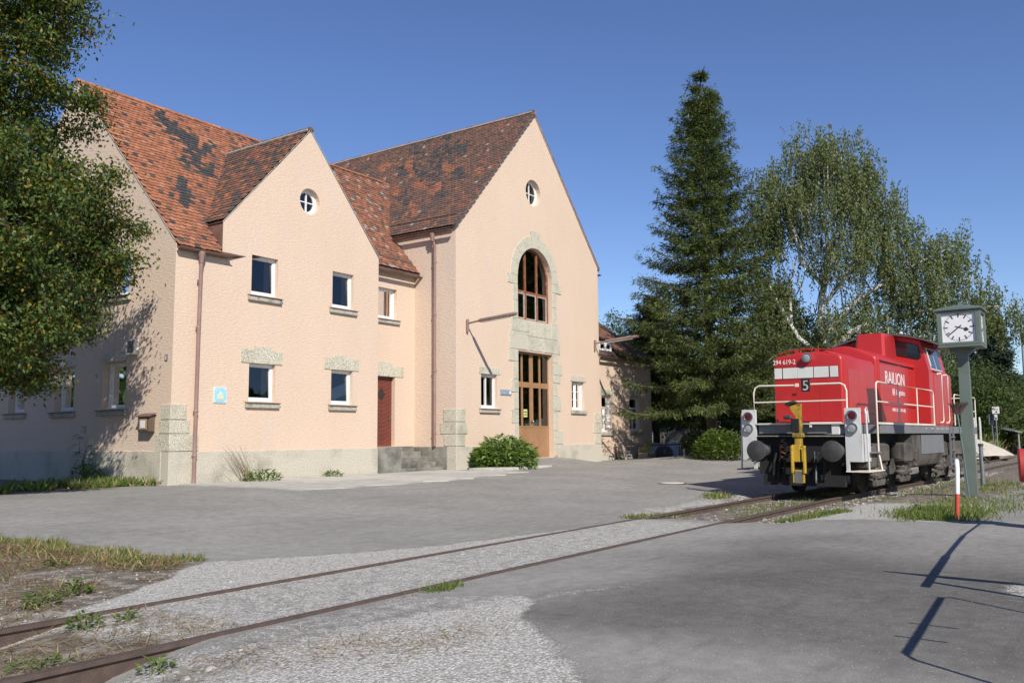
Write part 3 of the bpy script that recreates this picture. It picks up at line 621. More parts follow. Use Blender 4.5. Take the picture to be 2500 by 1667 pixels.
# ------------------------------------------------------------------ the tall station hall
S = thing('station_hall', 'tall peach gabled station hall with arched window over the bronze double door', 'building', (30.58, 20, .2))
SXR = 35.96
DOOR = (29.24, 31.88, .62, 4.95); AW = arch(29.25, 31.88, 6.26, 8.05)
WH = [(26.73, 27.78, 2.57, 3.86), (33.43, 34.5, 2.65, 3.89)]
wall_panel([(SLX, GND), (SXR, GND), (SXR, 9.37), (SCX, SAZ-.03), (SLX, 9.37)], [rect(*DOOR), AW, circ(30.5, 11.76, .57)]+[rect(*q) for q in WH], mF, .3, 'wall', PLASTER, S)
window(S, mF, *WH[0], dep=.13, style='open', inside='openblind'); window(S, mF, *WH[1], dep=.13, style='cross', inside='side', flash=False)
round_window(S, mF, 30.5, 11.76, .57, .2)
stones(S, mF, [(26.57, 27.99, 3.865, 4.14), (33.29, 34.65, 3.9, 4.17)], 'lintel_stone', -.025)
mS = mpL(SLX)
wall_panel([(YF, GND), (36, GND), (36, 9.37), (YF, 9.37)], [], mS, .1, 'wall', PLASTER_B, S)
wall_panel([(YF, GND), (36, GND), (36, 9.37), (YF, 9.37)], [], mpL(SXR), .1, 'wall', PLASTER, S)
for a, b in ((SLX-.034, 28.9), (32.3, SXR+.03)): MB().box(a, b, YF-.034, YF+.4, GND, 1.13, b=.01).part('plinth', PLINTH, S)
MB().box(SLX-.034, SLX+.3, YF+.405, 21.99, GND, 1.13, b=.01).part('plinth', CONC, S)
for z0, z1, a, b_ in ((2.03, 2.51, 25.74, 20.58), (1.585, 2.025, 25.85, 20.73), (1.14, 1.58, 25.72, 20.55)):
    MB().box(SLX-.027, a, YF-.032, b_, z0+.004, z1-.004, b=.014).part('quoin_stone', STONE, S)
stones(S, mF, [(35.42, SXR+.02, 2.06, 2.55), (35.27, SXR+.02, 1.62, 2.05), (35.38, SXR+.02, 1.14, 1.61)])
# portal stones
LB = [(28.9, .62, 1.2), (28.9, 1.2, 2.02), (28.72, 2.02, 2.58), (28.9, 2.58, 3.25), (28.72, 3.25, 3.78), (28.88, 3.78, 4.5), (28.55, 4.5, 5.0)]
stones(S, mF, [(a, 29.235, z0, z1) for a, z0, z1 in LB], 'portal_stone')
RB = [(32.22, .62, 1.14), (32.62, 1.14, 1.72), (32.22, 1.72, 2.55), (32.45, 2.55, 3.2), (32.22, 3.2, 3.75), (32.45, 3.75, 4.1), (32.58, 4.1, 4.6), (32.3, 4.6, 5.0)]
stones(S, mF, [(31.885, b, z0, z1) for b, z0, z1 in RB], 'portal_stone')
stones(S, mF, [(28.62, 29.9, 5.0, 5.75), (28.75, 29.4, 5.75, 6.25), (31.75, 32.35, 5.6, 6.25), (31.2, 32.45, 5.0, 5.6)], 'portal_stone')
stones(S, mF, [(29.9, 31.2, 5.0, 5.6), (29.4, 30.1, 5.75, 6.25), (30.1, 30.95, 5.6, 6.25), (30.95, 31.75, 5.6, 6.25), (29.9, 30.1, 5.6, 5.75)], 'spandrel_stone', -.022)
stones(S, mF, [(28.88, 29.245, 6.25, 7.0), (28.88, 29.245, 7.0, 7.66), (28.52, 29.245, 7.66, 8.05), (31.885, 32.22, 6.25, 7.0), (31.885, 32.22, 7.0, 7.66), (31.885, 32.63, 7.66, 8.05)], 'portal_stone')
cx, cz, ri, ro = 30.565, 8.05, 1.318, 1.80
for k in range(9):
    a0, a1 = math.pi*k/9+.004, math.pi*(k+1)/9-.004; pl = [(cx+ri*math.cos(a0+(a1-a0)*t/5), cz+ri*math.sin(a0+(a1-a0)*t/5)) for t in range(6)]
    rr = 2.05 if k == 4 else ro
    pl += [(cx+rr*math.cos(a1-(a1-a0)*t/5), cz+rr*math.sin(a1-(a1-a0)*t/5)) for t in range(6)]
    MB().prism(pl, lambda a, b: mF(a, b, -.028-(.01 if k == 4 else 0)), lambda a, b: mF(a, b, .05)).part('arch_stone', STONE, S)
# arched window
aw = MB(); D0 = .2
for (za, zb) in ((6.26, 6.34), (7.42, 7.52)): pbox(aw, mF, 29.33, 31.80, za, zb, D0, D0+.07)
for u in (29.28, 30.1, 30.98, 31.8):
    zt = 8.05+math.sqrt(max(.01, 1.30**2-(u-cx)**2)); pbox(aw, mF, u-.045, u+.045, 6.26, zt, D0-.02, D0+.08)
n = 16; vs_ = [mF(cx+q*math.cos(math.pi*k/n), 8.05+q*math.sin(math.pi*k/n), d) for q, d in ((1.315, D0), (1.23, D0), (1.23, D0+.07), (1.315, D0+.07)) for k in range(n+1)]
aw.add(vs_, [(i*(n+1)+k, i*(n+1)+k+1, ((i+1) % 4)*(n+1)+k+1, ((i+1) % 4)*(n+1)+k) for i in range(4) for k in range(n)])
aw = aw.part('arched_window', WOODBR, S)
for (a, b) in ((29.325, 30.055), (30.145, 30.935), (31.025, 31.755)):
    t = MB()
    for q0, q1, z0, z1 in ((a, b, 6.34, 6.39), (a, b, 7.37, 7.42), (a, a+.05, 6.39, 7.37), (b-.05, b, 6.39, 7.37)): pbox(t, mF, q0, q1, z0, z1, D0+.005, D0+.06)
    t.part('sash', M('pale_sash_paint', (.42, .38, .33), .6, .25, 8) if a < 29.5 else bpy.data.materials['pale_sash_paint'], aw)
    t = MB(); pbox(t, mF, a+.05, b-.05, 6.39, 7.37, D0+.03, D0+.034); t.part('pane', GLASS, aw)
    zt = [8.05+math.sqrt(max(.0, 1.25**2-(u-cx)**2)) for u in np.linspace(a, b, 7)]
    t = MB().prism([(a, 7.52), (b, 7.52)]+[(u, z) for u, z in reversed(list(zip(np.linspace(a, b, 7), zt)))], lambda q, z: mF(q, z, D0+.03), lambda q, z: mF(q, z, D0+.034)); t.part('pane', GLASS, aw)
rm = MB(); pbox(rm, mF, 28.6, 32.4, 5.4, 9.6, 2.4, 2.42); rm.add([mF(29.2, 6.2, .29), mF(31.95, 6.2, .29), mF(32.4, 5.4, 2.4), mF(28.6, 5.4, 2.4)], [(0, 1, 2, 3)]).add([mF(29.2, 6.2, .29), mF(29.2, 9.5, .29), mF(28.6, 9.6, 2.4), mF(28.6, 5.4, 2.4)], [(0, 1, 2, 3)]).add([mF(31.95, 6.2, .29), mF(31.95, 9.5, .29), mF(32.4, 9.6, 2.4), mF(32.4, 5.4, 2.4)], [(0, 1, 2, 3)]).add([mF(29.2, 9.5, .31), mF(31.95, 9.5, .31), mF(32.4, 9.6, 2.4), mF(28.6, 9.6, 2.4)], [(0, 1, 2, 3)])
rm.part('room', DARKROOM, aw)
cu = MB(); n = 10; vs_ = []
for k in range(n+1): u = 31.08+.3*k/n; vs_ += [mF(u, 6.4, .262+.015*math.sin(k*2)), mF(u, 7.4, .262+.015*math.sin(k*2))]
cu.add(vs_, [(2*k, 2*k+2, 2*k+3, 2*k+1) for k in range(n)]); cu.part('curtain', CURRED, aw)
# double door
d = MB(); D0 = .24; x0, x1, z0, z1 = DOOR
cols = [x0, x0+.37, x0+1.03, x0+1.62, x0+2.25, x1]
bars = [(x0, x0+.06), (29.62, 29.70), (30.24, 30.36), (30.86, 30.94), (31.5, 31.58), (x1-.24, x1)]
bars = [(x0, x0+.07), (29.80, 29.90), (30.42, 30.66), (31.14, 31.24), (x1-.07, x1)]
for a, b in bars: pbox(d, mF, a, b, 1.9, z1, D0-.015, D0+.06)
pbox(d, mF, x0, x1, 3.50, 3.72, D0-.02, D0+.06); pbox(d, mF, x0, x1, z1-.07, z1, D0-.018, D0+.055)
d = d.part('portal_frame', DOORBR, S)
for a, b in ((x0+.01, 30.555), (30.57, x1-.01)):
    t = MB(); pbox(t, mF, a, b, z0+.01, 1.92, D0-.012, D0+.05, .006); pbox(t, mF, a+.02, b-.02, 1.86, 1.9, D0-.03, D0-.012); lf = t.part('door_leaf', DOORBR, S)
    if a < 30: t = MB().box(30.48, 30.53, YF+D0-.07, YF+D0-.02, 2.0, 2.16, b=.01).tube([(30.50, YF+D0-.06, 2.1), (30.40, YF+D0-.08, 2.1)], .012).part('handle', bpy.data.materials['handle_steel'], lf)
    else: t = MB().lathe((30.62, YF+D0-.02, 2.1), (0, -1, 0), [(0, .05), (.03, .05), (.05, .03)], 12).part('handle', bpy.data.materials['handle_steel'], lf)
for i in range(len(bars)-1):
    a, b = bars[i][1], bars[i+1][0]
    for q0, q1 in ((1.92, 3.50), (3.72, z1-.07)): t = MB(); pbox(t, mF, a, b, q0, q1, D0+.02, D0+.026); t.part('pane', GLASS, d)
rm = MB(); pbox(rm, mF, x0-.6, x1+.6, .3, 5.4, 3.0, 3.02); rm.add([mF(x0, .6, .31), mF(x0, 5.0, .31), mF(x0-.6, 5.4, 3), mF(x0-.6, .3, 3)], [(0, 1, 2, 3)]).add([mF(x1, .6, .31), mF(x1, 5.0, .31), mF(x1+.6, 5.4, 3), mF(x1+.6, .3, 3)], [(0, 1, 2, 3)]).add([mF(x0, 4.99, .31), mF(x1, 4.99, .31), mF(x1+.6, 5.4, 3), mF(x0-.6, 5.4, 3)], [(0, 1, 2, 3)]).part('room', DARKROOM, d)
cu = MB(); pbox(cu, mF, 31.3, 31.75, 1.95, 4.8, .5, .51); cu.part('curtain', M('grey_curtain', (.4, .42, .38), .9, .2, 5), d)
# roof of the hall
SR = bpy.data.objects.new('roof', None); COL.objects.link(SR); SR.parent = S
sheet(SR, [(SLX-.16, YF+.02, zhall(SLX-.16)), (SCX, YF+.02, SAZ), (SCX, 38, SAZ), (SLX-.16, 38, zhall(SLX-.16))])
sheet(SR, [(SCX, YF+.02, SAZ), (SXR+.25, YF+.02, SEZ-.12), (SXR+.25, 38, SEZ-.12), (SCX, 38, SAZ)])
sheet(SR, [(SLX, 37.9, 9.3), (SCX, 37.9, SAZ-.05), (SXR, 37.9, 9.3)], PLASTER, 'rear_gable') if False else None
dkS = [(1060+dx*9, 400+dy*7) for dx, dy in rng.normal(0, 4.5, (26, 2))]
orS = [(935, 412), (950, 405), (1000, 410), (1008, 425), (965, 470), (1020, 452), (1035, 455), (1090, 410), (1100, 418), (1010, 508), (1015, 522), (1070, 455), (1170, 420), (1060, 470), (940, 530)]
def col_hall(P):
    r = random.random(); f = float(fbm(P.y, P.z, .8, 3)); x, y = px(P)
    if nearpx(P, orS, 10) < 0: return random.choice((0, 1, 2, 2, 4))
    if nearpx(P, dkS, 15) < 0 and r < .75: return random.choice((8, 8, 9, 7))
    if r < .03: return random.choice((0, 1, 10))
    if f > .57 and r < .5: return random.choice((9, 7, 6))
    return random.choice((5, 6, 6, 7, 4, 5))
rs_ = Roof(SR)
sh = Vector((1, 0, ss))
rs_.plane((SLX-.14, YF+.04, zhall(SLX-.14)+.02), (0, 1, 0), sh, int(14.5/.17), int(8.15/.158), lambda c: c.x < SCX-.02 and not (c.y > EY and c.y < RR[0] and zright(c.y) > c.z+.1), col_hall)
rs_.finish()
ridge(SR, (SCX, YF-.02, SAZ+.07), (SCX, 37.9, SAZ+.05), cols=(2, 4, 5, 1, 7))
for a, b in (((SLX-.1, YF, SEZ-.11), (SCX, YF, SAZ+.03)), ((SXR+.15, YF, SEZ-.12), (SCX, YF, SAZ+.03))):
    mb = MB(); A, B = Vector(a), Vector(b); mb.tube([A.lerp(B, k/30)+Vector((rng.normal(0, .006), rng.normal(0, .004), rng.normal(0, .008))) for k in range(31)], .026, 6); mb.part('verge_mortar', MORTAR, S)
nvt = 26
for k in range(nvt):                                      # verge tiles seen edge-on down the right slope
    t = k/nvt; A = Vector((SCX+.05, YF-.01, SAZ+.05)).lerp(Vector((SXR+.22, YF-.01, SEZ-.1)), t); B = Vector((SCX+.05, YF-.01, SAZ+.05)).lerp(Vector((SXR+.22, YF-.01, SEZ-.1)), t+1/nvt*.97)
    nn = Vector((ss, 0, 1)).normalized()
    MB().add([A, B, B+nn*.03, A+nn*.055, A+Vector((0, .25, 0)), B+Vector((0, .25, 0)), B+nn*.03+Vector((0, .25, 0)), A+nn*.055+Vector((0, .25, 0))], [(0, 1, 2, 3), (4, 7, 6, 5), (3, 2, 6, 7), (0, 4, 5, 1), (1, 5, 6, 2), (0, 3, 7, 4)]).part('verge_tile', TILEM[random.choice((0, 1, 2, 5))], SR)
gutter(S, [(SLX-.24, YF-.01, SEZ-.27), (SLX-.24, 23.6, SEZ-.275)])
downpipe(S, (SLX-.24, 20.93, SEZ-.32), [(SLX-.24, 20.93, SEZ-.42), (SLX-.2, 20.93, SEZ-.6), (SLX-.1, 20.93, SEZ-.8), (SLX-.095, 20.93, 5), (SLX-.095, 20.93, 1.16)], .06, (8.0, 6.0, 3.9, 1.6))
mb = MB(); sx = SLX+.28
for dz in (.07, .15): mb.tube([(sx, YF+.15, zhall(sx)+dz), (sx, 23.6, zhall(sx)+dz)], .022, 6)
for y in (20.5, 21.7, 22.9): mb.box(sx-.02, sx+.02, y-.02, y+.02, zhall(sx)-.02, zhall(sx)+.17)
mb.part('snow_guard', FLASH, S)
gutter(S, [(SXR+.3, YF-.01, SEZ-.3), (SXR+.3, 24, SEZ-.3)])

# ------------------------------------------------------------------ low annex on the right
A_ = thing('low_annex', 'low peach annex with brown tile roof half in tree shade beside the hall', 'building', (39, 20.5, .2))
YA, AX1 = 20.5, 42.4; mA = mpF(YA); AE = 5.30
WA = [(37.0, 38.05, 1.70, 3.44), (39.9, 41.05, 1.75, 3.44)]
wall_panel([(SXR, GND), (AX1, GND), (AX1, AE), (SXR, AE)], [rect(*q) for q in WA], mA, .16, 'wall', PLASTER, A_)
wall_panel([(YA, GND), (28, GND), (28, AE), (24.2, 8.3), (YA, AE)], [], mpL(AX1), .1, 'wall', PLASTER, A_)
for q in WA: window(A_, mA, *q, dep=.14, style='transom', inside='whole' if q[0] < 38 else None, flash=False)
stones(A_, mA, [(36.85, 38.2, 3.46, 3.74), (39.75, 41.2, 3.46, 3.74)], 'lintel_stone', -.025)
MB().box(SXR+.04, AX1+.02, YA-.03, YA+.3, GND, .68, b=.01).part('plinth', PLINTH, A_)
AR = bpy.data.objects.new('roof', None); COL.objects.link(AR); AR.parent = A_
sa = .98; zan = lambda y: AE+.08+sa*(y-20.28)
# half-hipped end: the ridge drops towards the right
sheet(AR, [(SXR, 20.25, zan(20.25)), (AX1+.25, 20.25, zan(20.25)), (38.6, 23.35, zan(23.35)), (SXR, 24.0, zan(24.0))])
sheet(AR, [(AX1+.25, 20.25, zan(20.25)), (AX1+.25, 28, zan(20.25)), (38.6, 24.2, zan(23.35)), (38.6, 23.35, zan(23.35))])
ra = Roof(AR); sva = Vector((0, 1, sa))
hipx = lambda y: AX1+.2-(y-20.25)/(23.35-20.25)*(AX1+.2-38.6)
ra.plane((SXR+.1, 20.28, zan(20.28)+.02), (1, 0, 0), sva, 40, 34, lambda c: c.x < hipx(c.y) and c.x > SXR and c.y < 24.0 and not (c.x < 38.45 and c.x > 36.35 and c.y < 21.7), lambda P: random.choice((5, 6, 4, 6, 2, 7)))
ra.finish()
# little dormer window in the annex roof
dm = MB(); dm.box(36.4, 38.35, 20.58, 20.66, AE+.2, 6.25); dm.add([(36.4, 20.66, 6.2), (36.4, 21.7, 6.6), (36.4, 20.66, AE+.2), (38.35, 20.66, 6.2), (38.35, 21.7, 6.6), (38.35, 20.66, AE+.2)], [(0, 1, 2), (3, 5, 4)]); dm = dm.part('dormer', FLASH, A_)
sheet(A_, [(36.3, 20.45, 6.22), (38.45, 20.45, 6.22), (38.45, 22.0, 6.85), (36.3, 22.0, 6.85)], TILEM[6], 'dormer_roof', .07)
window(A_, mpF(20.5), 36.98, 38.18, 5.60, 6.02, dep=.02, style='two', sill=False)
gutter(A_, [(SXR+.02, 20.17, AE-.02), (AX1+.2, 20.17, AE-.025)])
downpipe(A_, (36.2, 20.17, AE-.06), [(36.2, 20.17, AE-.2), (36.2, 20.2, AE-.45), (36.2, 20.38, AE-.75), (36.2, 20.38, 3), (36.2, 20.38, .36)], .055, (4.2, 2.6, 1.2))

# ------------------------------------------------------------------ foliage helpers
def leaves(name, C, D, Nn, L, W, mi, mats, parent, kind=None):
    """diamond leaves: centre-base C, long axis D, normal Nn"""
    C = np.asarray(C, float); D = D/np.linalg.norm(D, axis=1, keepdims=True); S_ = np.cross(D, Nn); S_ /= np.linalg.norm(S_, axis=1, keepdims=True)+1e-9
    n = len(C); L = np.broadcast_to(L, n)[:, None]; W = np.broadcast_to(W, n)[:, None]
    up_ = np.cross(S_, D)
    v = np.stack([C, C+D*L*.45+S_*W/2+up_*W*.12, C+D*L, C+D*L*.45-S_*W/2+up_*W*.12], 1).reshape(-1, 3)
    off = np.array(wloc(parent)[:]) if parent else 0
    me = bpy.data.meshes.new(name); me.vertices.add(n*4); me.vertices.foreach_set('co', (v-off).astype('f4').ravel())
    me.loops.add(n*4); me.loops.foreach_set('vertex_index', np.arange(n*4, dtype='i4'))
    me.polygons.add(n); me.polygons.foreach_set('loop_start', np.arange(0, n*4, 4, dtype='i4')); me.polygons.foreach_set('loop_total', np.full(n, 4, 'i4'))
    for m_ in mats: me.materials.append(m_)
    me.polygons.foreach_set('material_index', np.asarray(mi, 'i4')); me.update(calc_edges=True)
    o = link(name, me, parent)
    if kind: tag(o, kind=kind)
    return o
def rdir(n): v = rng.normal(size=(n, 3)); return v/np.linalg.norm(v, axis=1, keepdims=True)
def limbs(parent, paths, mat, name='trunk', n=8):
    mb = MB()
    for p, r in paths: mb.tube(p, r, n if r[0] > .05 else 5)
    return mb.part(name, mat, parent, 60)
def bend(a, b, k=5, sag=.0, wob_=.06):
    a = np.array(a, float); b = np.array(b, float); L = np.linalg.norm(b-a); out = []
    for i in range(k+1):
        t = i/k; p = a+(b-a)*t; p[2] += sag*L*math.sin(math.pi*t); 
        if 0 < i < k: p = p+rng.normal(0, wob_*L/k, 3)
        out.append(tuple(p))
    return out
BARK = M('dark_bark', (.075, .06, .045), .95, .35, 9, .9, 30, stretch=(1, 1, .3))
BIRCHB = M('birch_bark', (.52, .51, .47), .8, .18, 6, .5, 30, dirt=(.06, .055, .05), dirt_th=(.54, .6), dscale=5, stretch=(1, 1, .8))
GA = [leaf_mat('leaf_green_a', (.075, .118, .022), .25), leaf_mat('leaf_green_b', (.045, .08, .018), .25), leaf_mat('leaf_green_c', (.13, .165, .032), .25), leaf_mat('leaf_yellow', (.26, .21, .03)), leaf_mat('leaf_rust', (.20, .10, .025))]
GB = [leaf_mat('birch_leaf_a', (.17, .20, .08), .42), leaf_mat('birch_leaf_b', (.12, .15, .06), .42), leaf_mat('birch_leaf_c', (.25, .265, .11), .42), leaf_mat('birch_leaf_d', (.06, .085, .034))]
GS_ = [leaf_mat('spruce_needle_a', (.06, .085, .022), .2), leaf_mat('spruce_needle_b', (.09, .118, .028), .25), leaf_mat('spruce_needle_c', (.14, .165, .04), .3), leaf_mat('spruce_needle_d', (.036, .056, .018), .15)]
GD = [leaf_mat('dark_leaf_a', (.05, .085, .026)), leaf_mat('dark_leaf_b', (.075, .115, .034)), leaf_mat('dark_leaf_c', (.11, .145, .045))]
GW = [leaf_mat('weed_leaf_a', (.10, .18, .028)), leaf_mat('weed_leaf_b', (.15, .22, .04)), leaf_mat('weed_leaf_c', (.075, .14, .028))]
GG = [leaf_mat('grass_blade_a', (.14, .18, .045)), leaf_mat('grass_blade_b', (.20, .21, .065)), leaf_mat('grass_blade_c', (.36, .29, .14), .2), leaf_mat('straw_blade', (.42, .32, .17), .15), leaf_mat('dead_weed', (.22, .12, .06), .15)]
def pick(n, p): return rng.choice(len(p), n, p=np.array(p)/sum(p))

def broad_tree(name, label, loc, trunk_h, blobs, n_clump, per, leaf, mats, probs, bark=BARK, r=.2, spread=.42, group=None, keep=None, limbn=14):
    """blobs: (cx,cy,cz,rx,ry,rz) relative to the tree's foot"""
    x, y = loc; z = g1(x, y)-.05; t = thing(name, label, 'tree', (x, y, z), group)
    vol = np.array([b[3]*b[4]*b[5] for b in blobs])**.7; cs = []
    for b, k in zip(blobs, (vol/vol.sum()*n_clump).astype(int)+1):
        dr = rdir(k); rad = rng.random(k)**.38; cs.append(np.array(b[:3])+dr*rad[:, None]*np.array(b[3:]))
    cs = np.concatenate(cs)+np.array([x, y, z])
    if keep is not None: cs = cs[keep(cs)]
    n = len(cs)*per; base = np.repeat(cs, per, 0); szc = np.repeat(rng.uniform(.6, 1.25, len(cs)), per)
    P = base+rng.normal(size=(n, 3))*np.array([spread, spread, spread*.62])*szc[:, None]
    if keep is not None:
        k = keep(P); P = P[k]; n = len(P)
    D = rdir(n)+np.array([0, 0, -.55]); Nn = rdir(n)*.8+np.array([0, 0, .8])
    tone = np.repeat(rng.random(len(cs)), per)[:n] if keep is None else rng.random(n)
    leaves('crown', P, D, Nn, leaf*rng.uniform(.7, 1.3, n), leaf*rng.uniform(.42, .62, n), pick(n, probs), mats, t)
    top = np.array([x, y, z+trunk_h]); paths = [(bend((x, y, z-.3), tuple(top), 6, 0, .03), list(np.linspace(r, r*.55, 7)))]
    for i in rng.choice(len(cs), min(limbn, len(cs)), replace=False):
        st = np.array([x, y, z+trunk_h*rng.uniform(.45, 1)]); paths.append((bend(st, cs[i], 6, .06, .1), list(np.linspace(r*.42, .012, 7))))
    limbs(t, paths, bark); return t

# left tree whose shade falls on the end wall
def keepL(P): return (P[:, 0] < 13.1-.0) & ~((P[:, 0] > 12.9) & (P[:, 1] > 19.9))
blobs = [(-1.2, -.2, 13.6, 2.1, 2.4, 2.2), (-.8, -.3, 11.0, 2.6, 2.7, 1.5), (-.7, -.4, 8.9, 2.7, 2.7, 1.4), (-.2, -.5, 6.9, 2.9, 2.8, 1.2), (0, -.6, 5.1, 2.8, 2.7, 1.1), (-.6, -.5, 3.5, 2.1, 2.3, .8), (-3.2, -.8, 8.5, 2.2, 2.2, 4), (-1.4, -2.9, 5.6, 2.1, 1.7, 2.2), (-1.5, -3.2, 3.6, 1.9, 1.6, 1.2), (.3, -.6, 4.0, 2.3, 2.2, .9), (-.7, -.8, 2.7, 1.9, 2.0, .6), (.9, -.5, 6.3, 2.7, 2.2, .6)]
broad_tree('roadside_tree', 'large leafy tree with yellowing leaves at the left edge shading the house end wall', (9.1, 20.9), 8.5, blobs, 880, 340, .105, GA, [.34, .34, .17, .10, .05], r=.28, spread=.285, keep=keepL, limbn=46)

# spruce
def spruce(name, label, loc, Ht, Rb, nwh, per, seg, mats, probs, z0=.6, needle=.30, group=None, lean=0):
    x, y = loc; z = g1(x, y)-.1; t = thing(name, label, 'tree', (x, y, z), group)
    C, D, Nn, Ls, paths = [], [], [], [], [([(x, y, z-.3), (x+lean*.5, y, z+Ht*.5), (x+lean, y, z+Ht)], [Rb*.075, Rb*.045, .015])]
    for i in range(nwh):
        f = (i+rng.uniform(-.3, .3))/nwh; zz = z0+(Ht-z0)*f; rad = Rb*min(1.0, 1.22*(1-f)**.84)*(.9+.1*min(1, f*5))
        for j in range(per if f < .9 else 5):
            an = 2*math.pi*(j+rng.random())/per+i*2.4; L = rad*rng.uniform(.55, 1.1)*(1.12 if i % 3 == 0 else .92)+.12
            d_ = np.array([math.cos(an), math.sin(an), 0]); droop = -.30*(1-f)+.18*f
            ns = max(4, int(seg*L/Rb)+3); pts = []
            for k in range(ns+1):
                s = k/ns; pts.append(np.array([x+lean*f, y, z+zz])+d_*L*s+np.array([0, 0, L*(droop*s*1.1+.22*s**3)])+rng.normal(0, .03, 3))
            if f < .93 and j % 2 == 0: paths.append(([tuple(p) for p in pts[::max(1, ns//4)]], [.035*(1-f)+.012]*len(pts[::max(1, ns//4)])))
            for k in range(1, ns+1):
                s = k/ns
                if s < .16: continue
                m_ = int(rng.integers(5, 9)); wd = L*.26*(1-s*.75)+.1; sd = np.array([-d_[1], d_[0], 0])
                for q in range(m_):
                    sg = rng.choice((-1, 1)); b = pts[k]+sd*sg*rng.random()*wd*.7+rng.normal(0, .05, 3)
                    dd = d_*rng.uniform(.2, 1)+sd*sg*rng.uniform(.2, 1)+np.array([0, 0, rng.uniform(-1.1, .05)*(1-.75*f)]); C.append(b); D.append(dd); Nn.append(rng.normal(0, .6, 3)+np.array([0, 0, 1])); Ls.append(needle*rng.uniform(.55, 1.25))
    C = np.array(C); n = len(C); Ls = np.array(Ls)
    D = np.array(D); Nn = np.array(Nn)
    # each twig is three narrow needled sprays
    K = 6; C3 = np.repeat(C, K, 0)+rng.normal(0, .075, (n*K, 3)); D3 = np.repeat(D, K, 0)+rng.normal(0, .4, (n*K, 3)); N3 = np.repeat(Nn, K, 0)+rng.normal(0, .5, (n*K, 3)); L3 = np.repeat(Ls, K)*rng.uniform(.55, 1, n*K)
    leaves('crown', C3, D3, N3, L3, L3*.2, pick(n*K, probs), mats, t); limbs(t, paths, BARK, 'trunk', 7); return t
spruce('spruce_tree', 'tall dark spruce behind the red locomotive, tallest tree in the picture', (38.9, 15.75), 18.6, 3.85, 36, 12, 12, GS_, [.26, .34, .24, .16], 2.6, .27)
spruce('spruce_tree', 'smaller spruce crowding against the annex roof left of the tall spruce', (45.2, 21.6), 9.2, 2.9, 24, 10, 9, GS_, [.3, .34, .2, .16], 2.4, .28)
spruce('spruce_tree', 'low spruce with hanging boughs between tall spruce and birch', (46.6, 15.0), 9.4, 2.8, 22, 10, 9, GS_, [.34, .34, .16, .16], .6, .28)

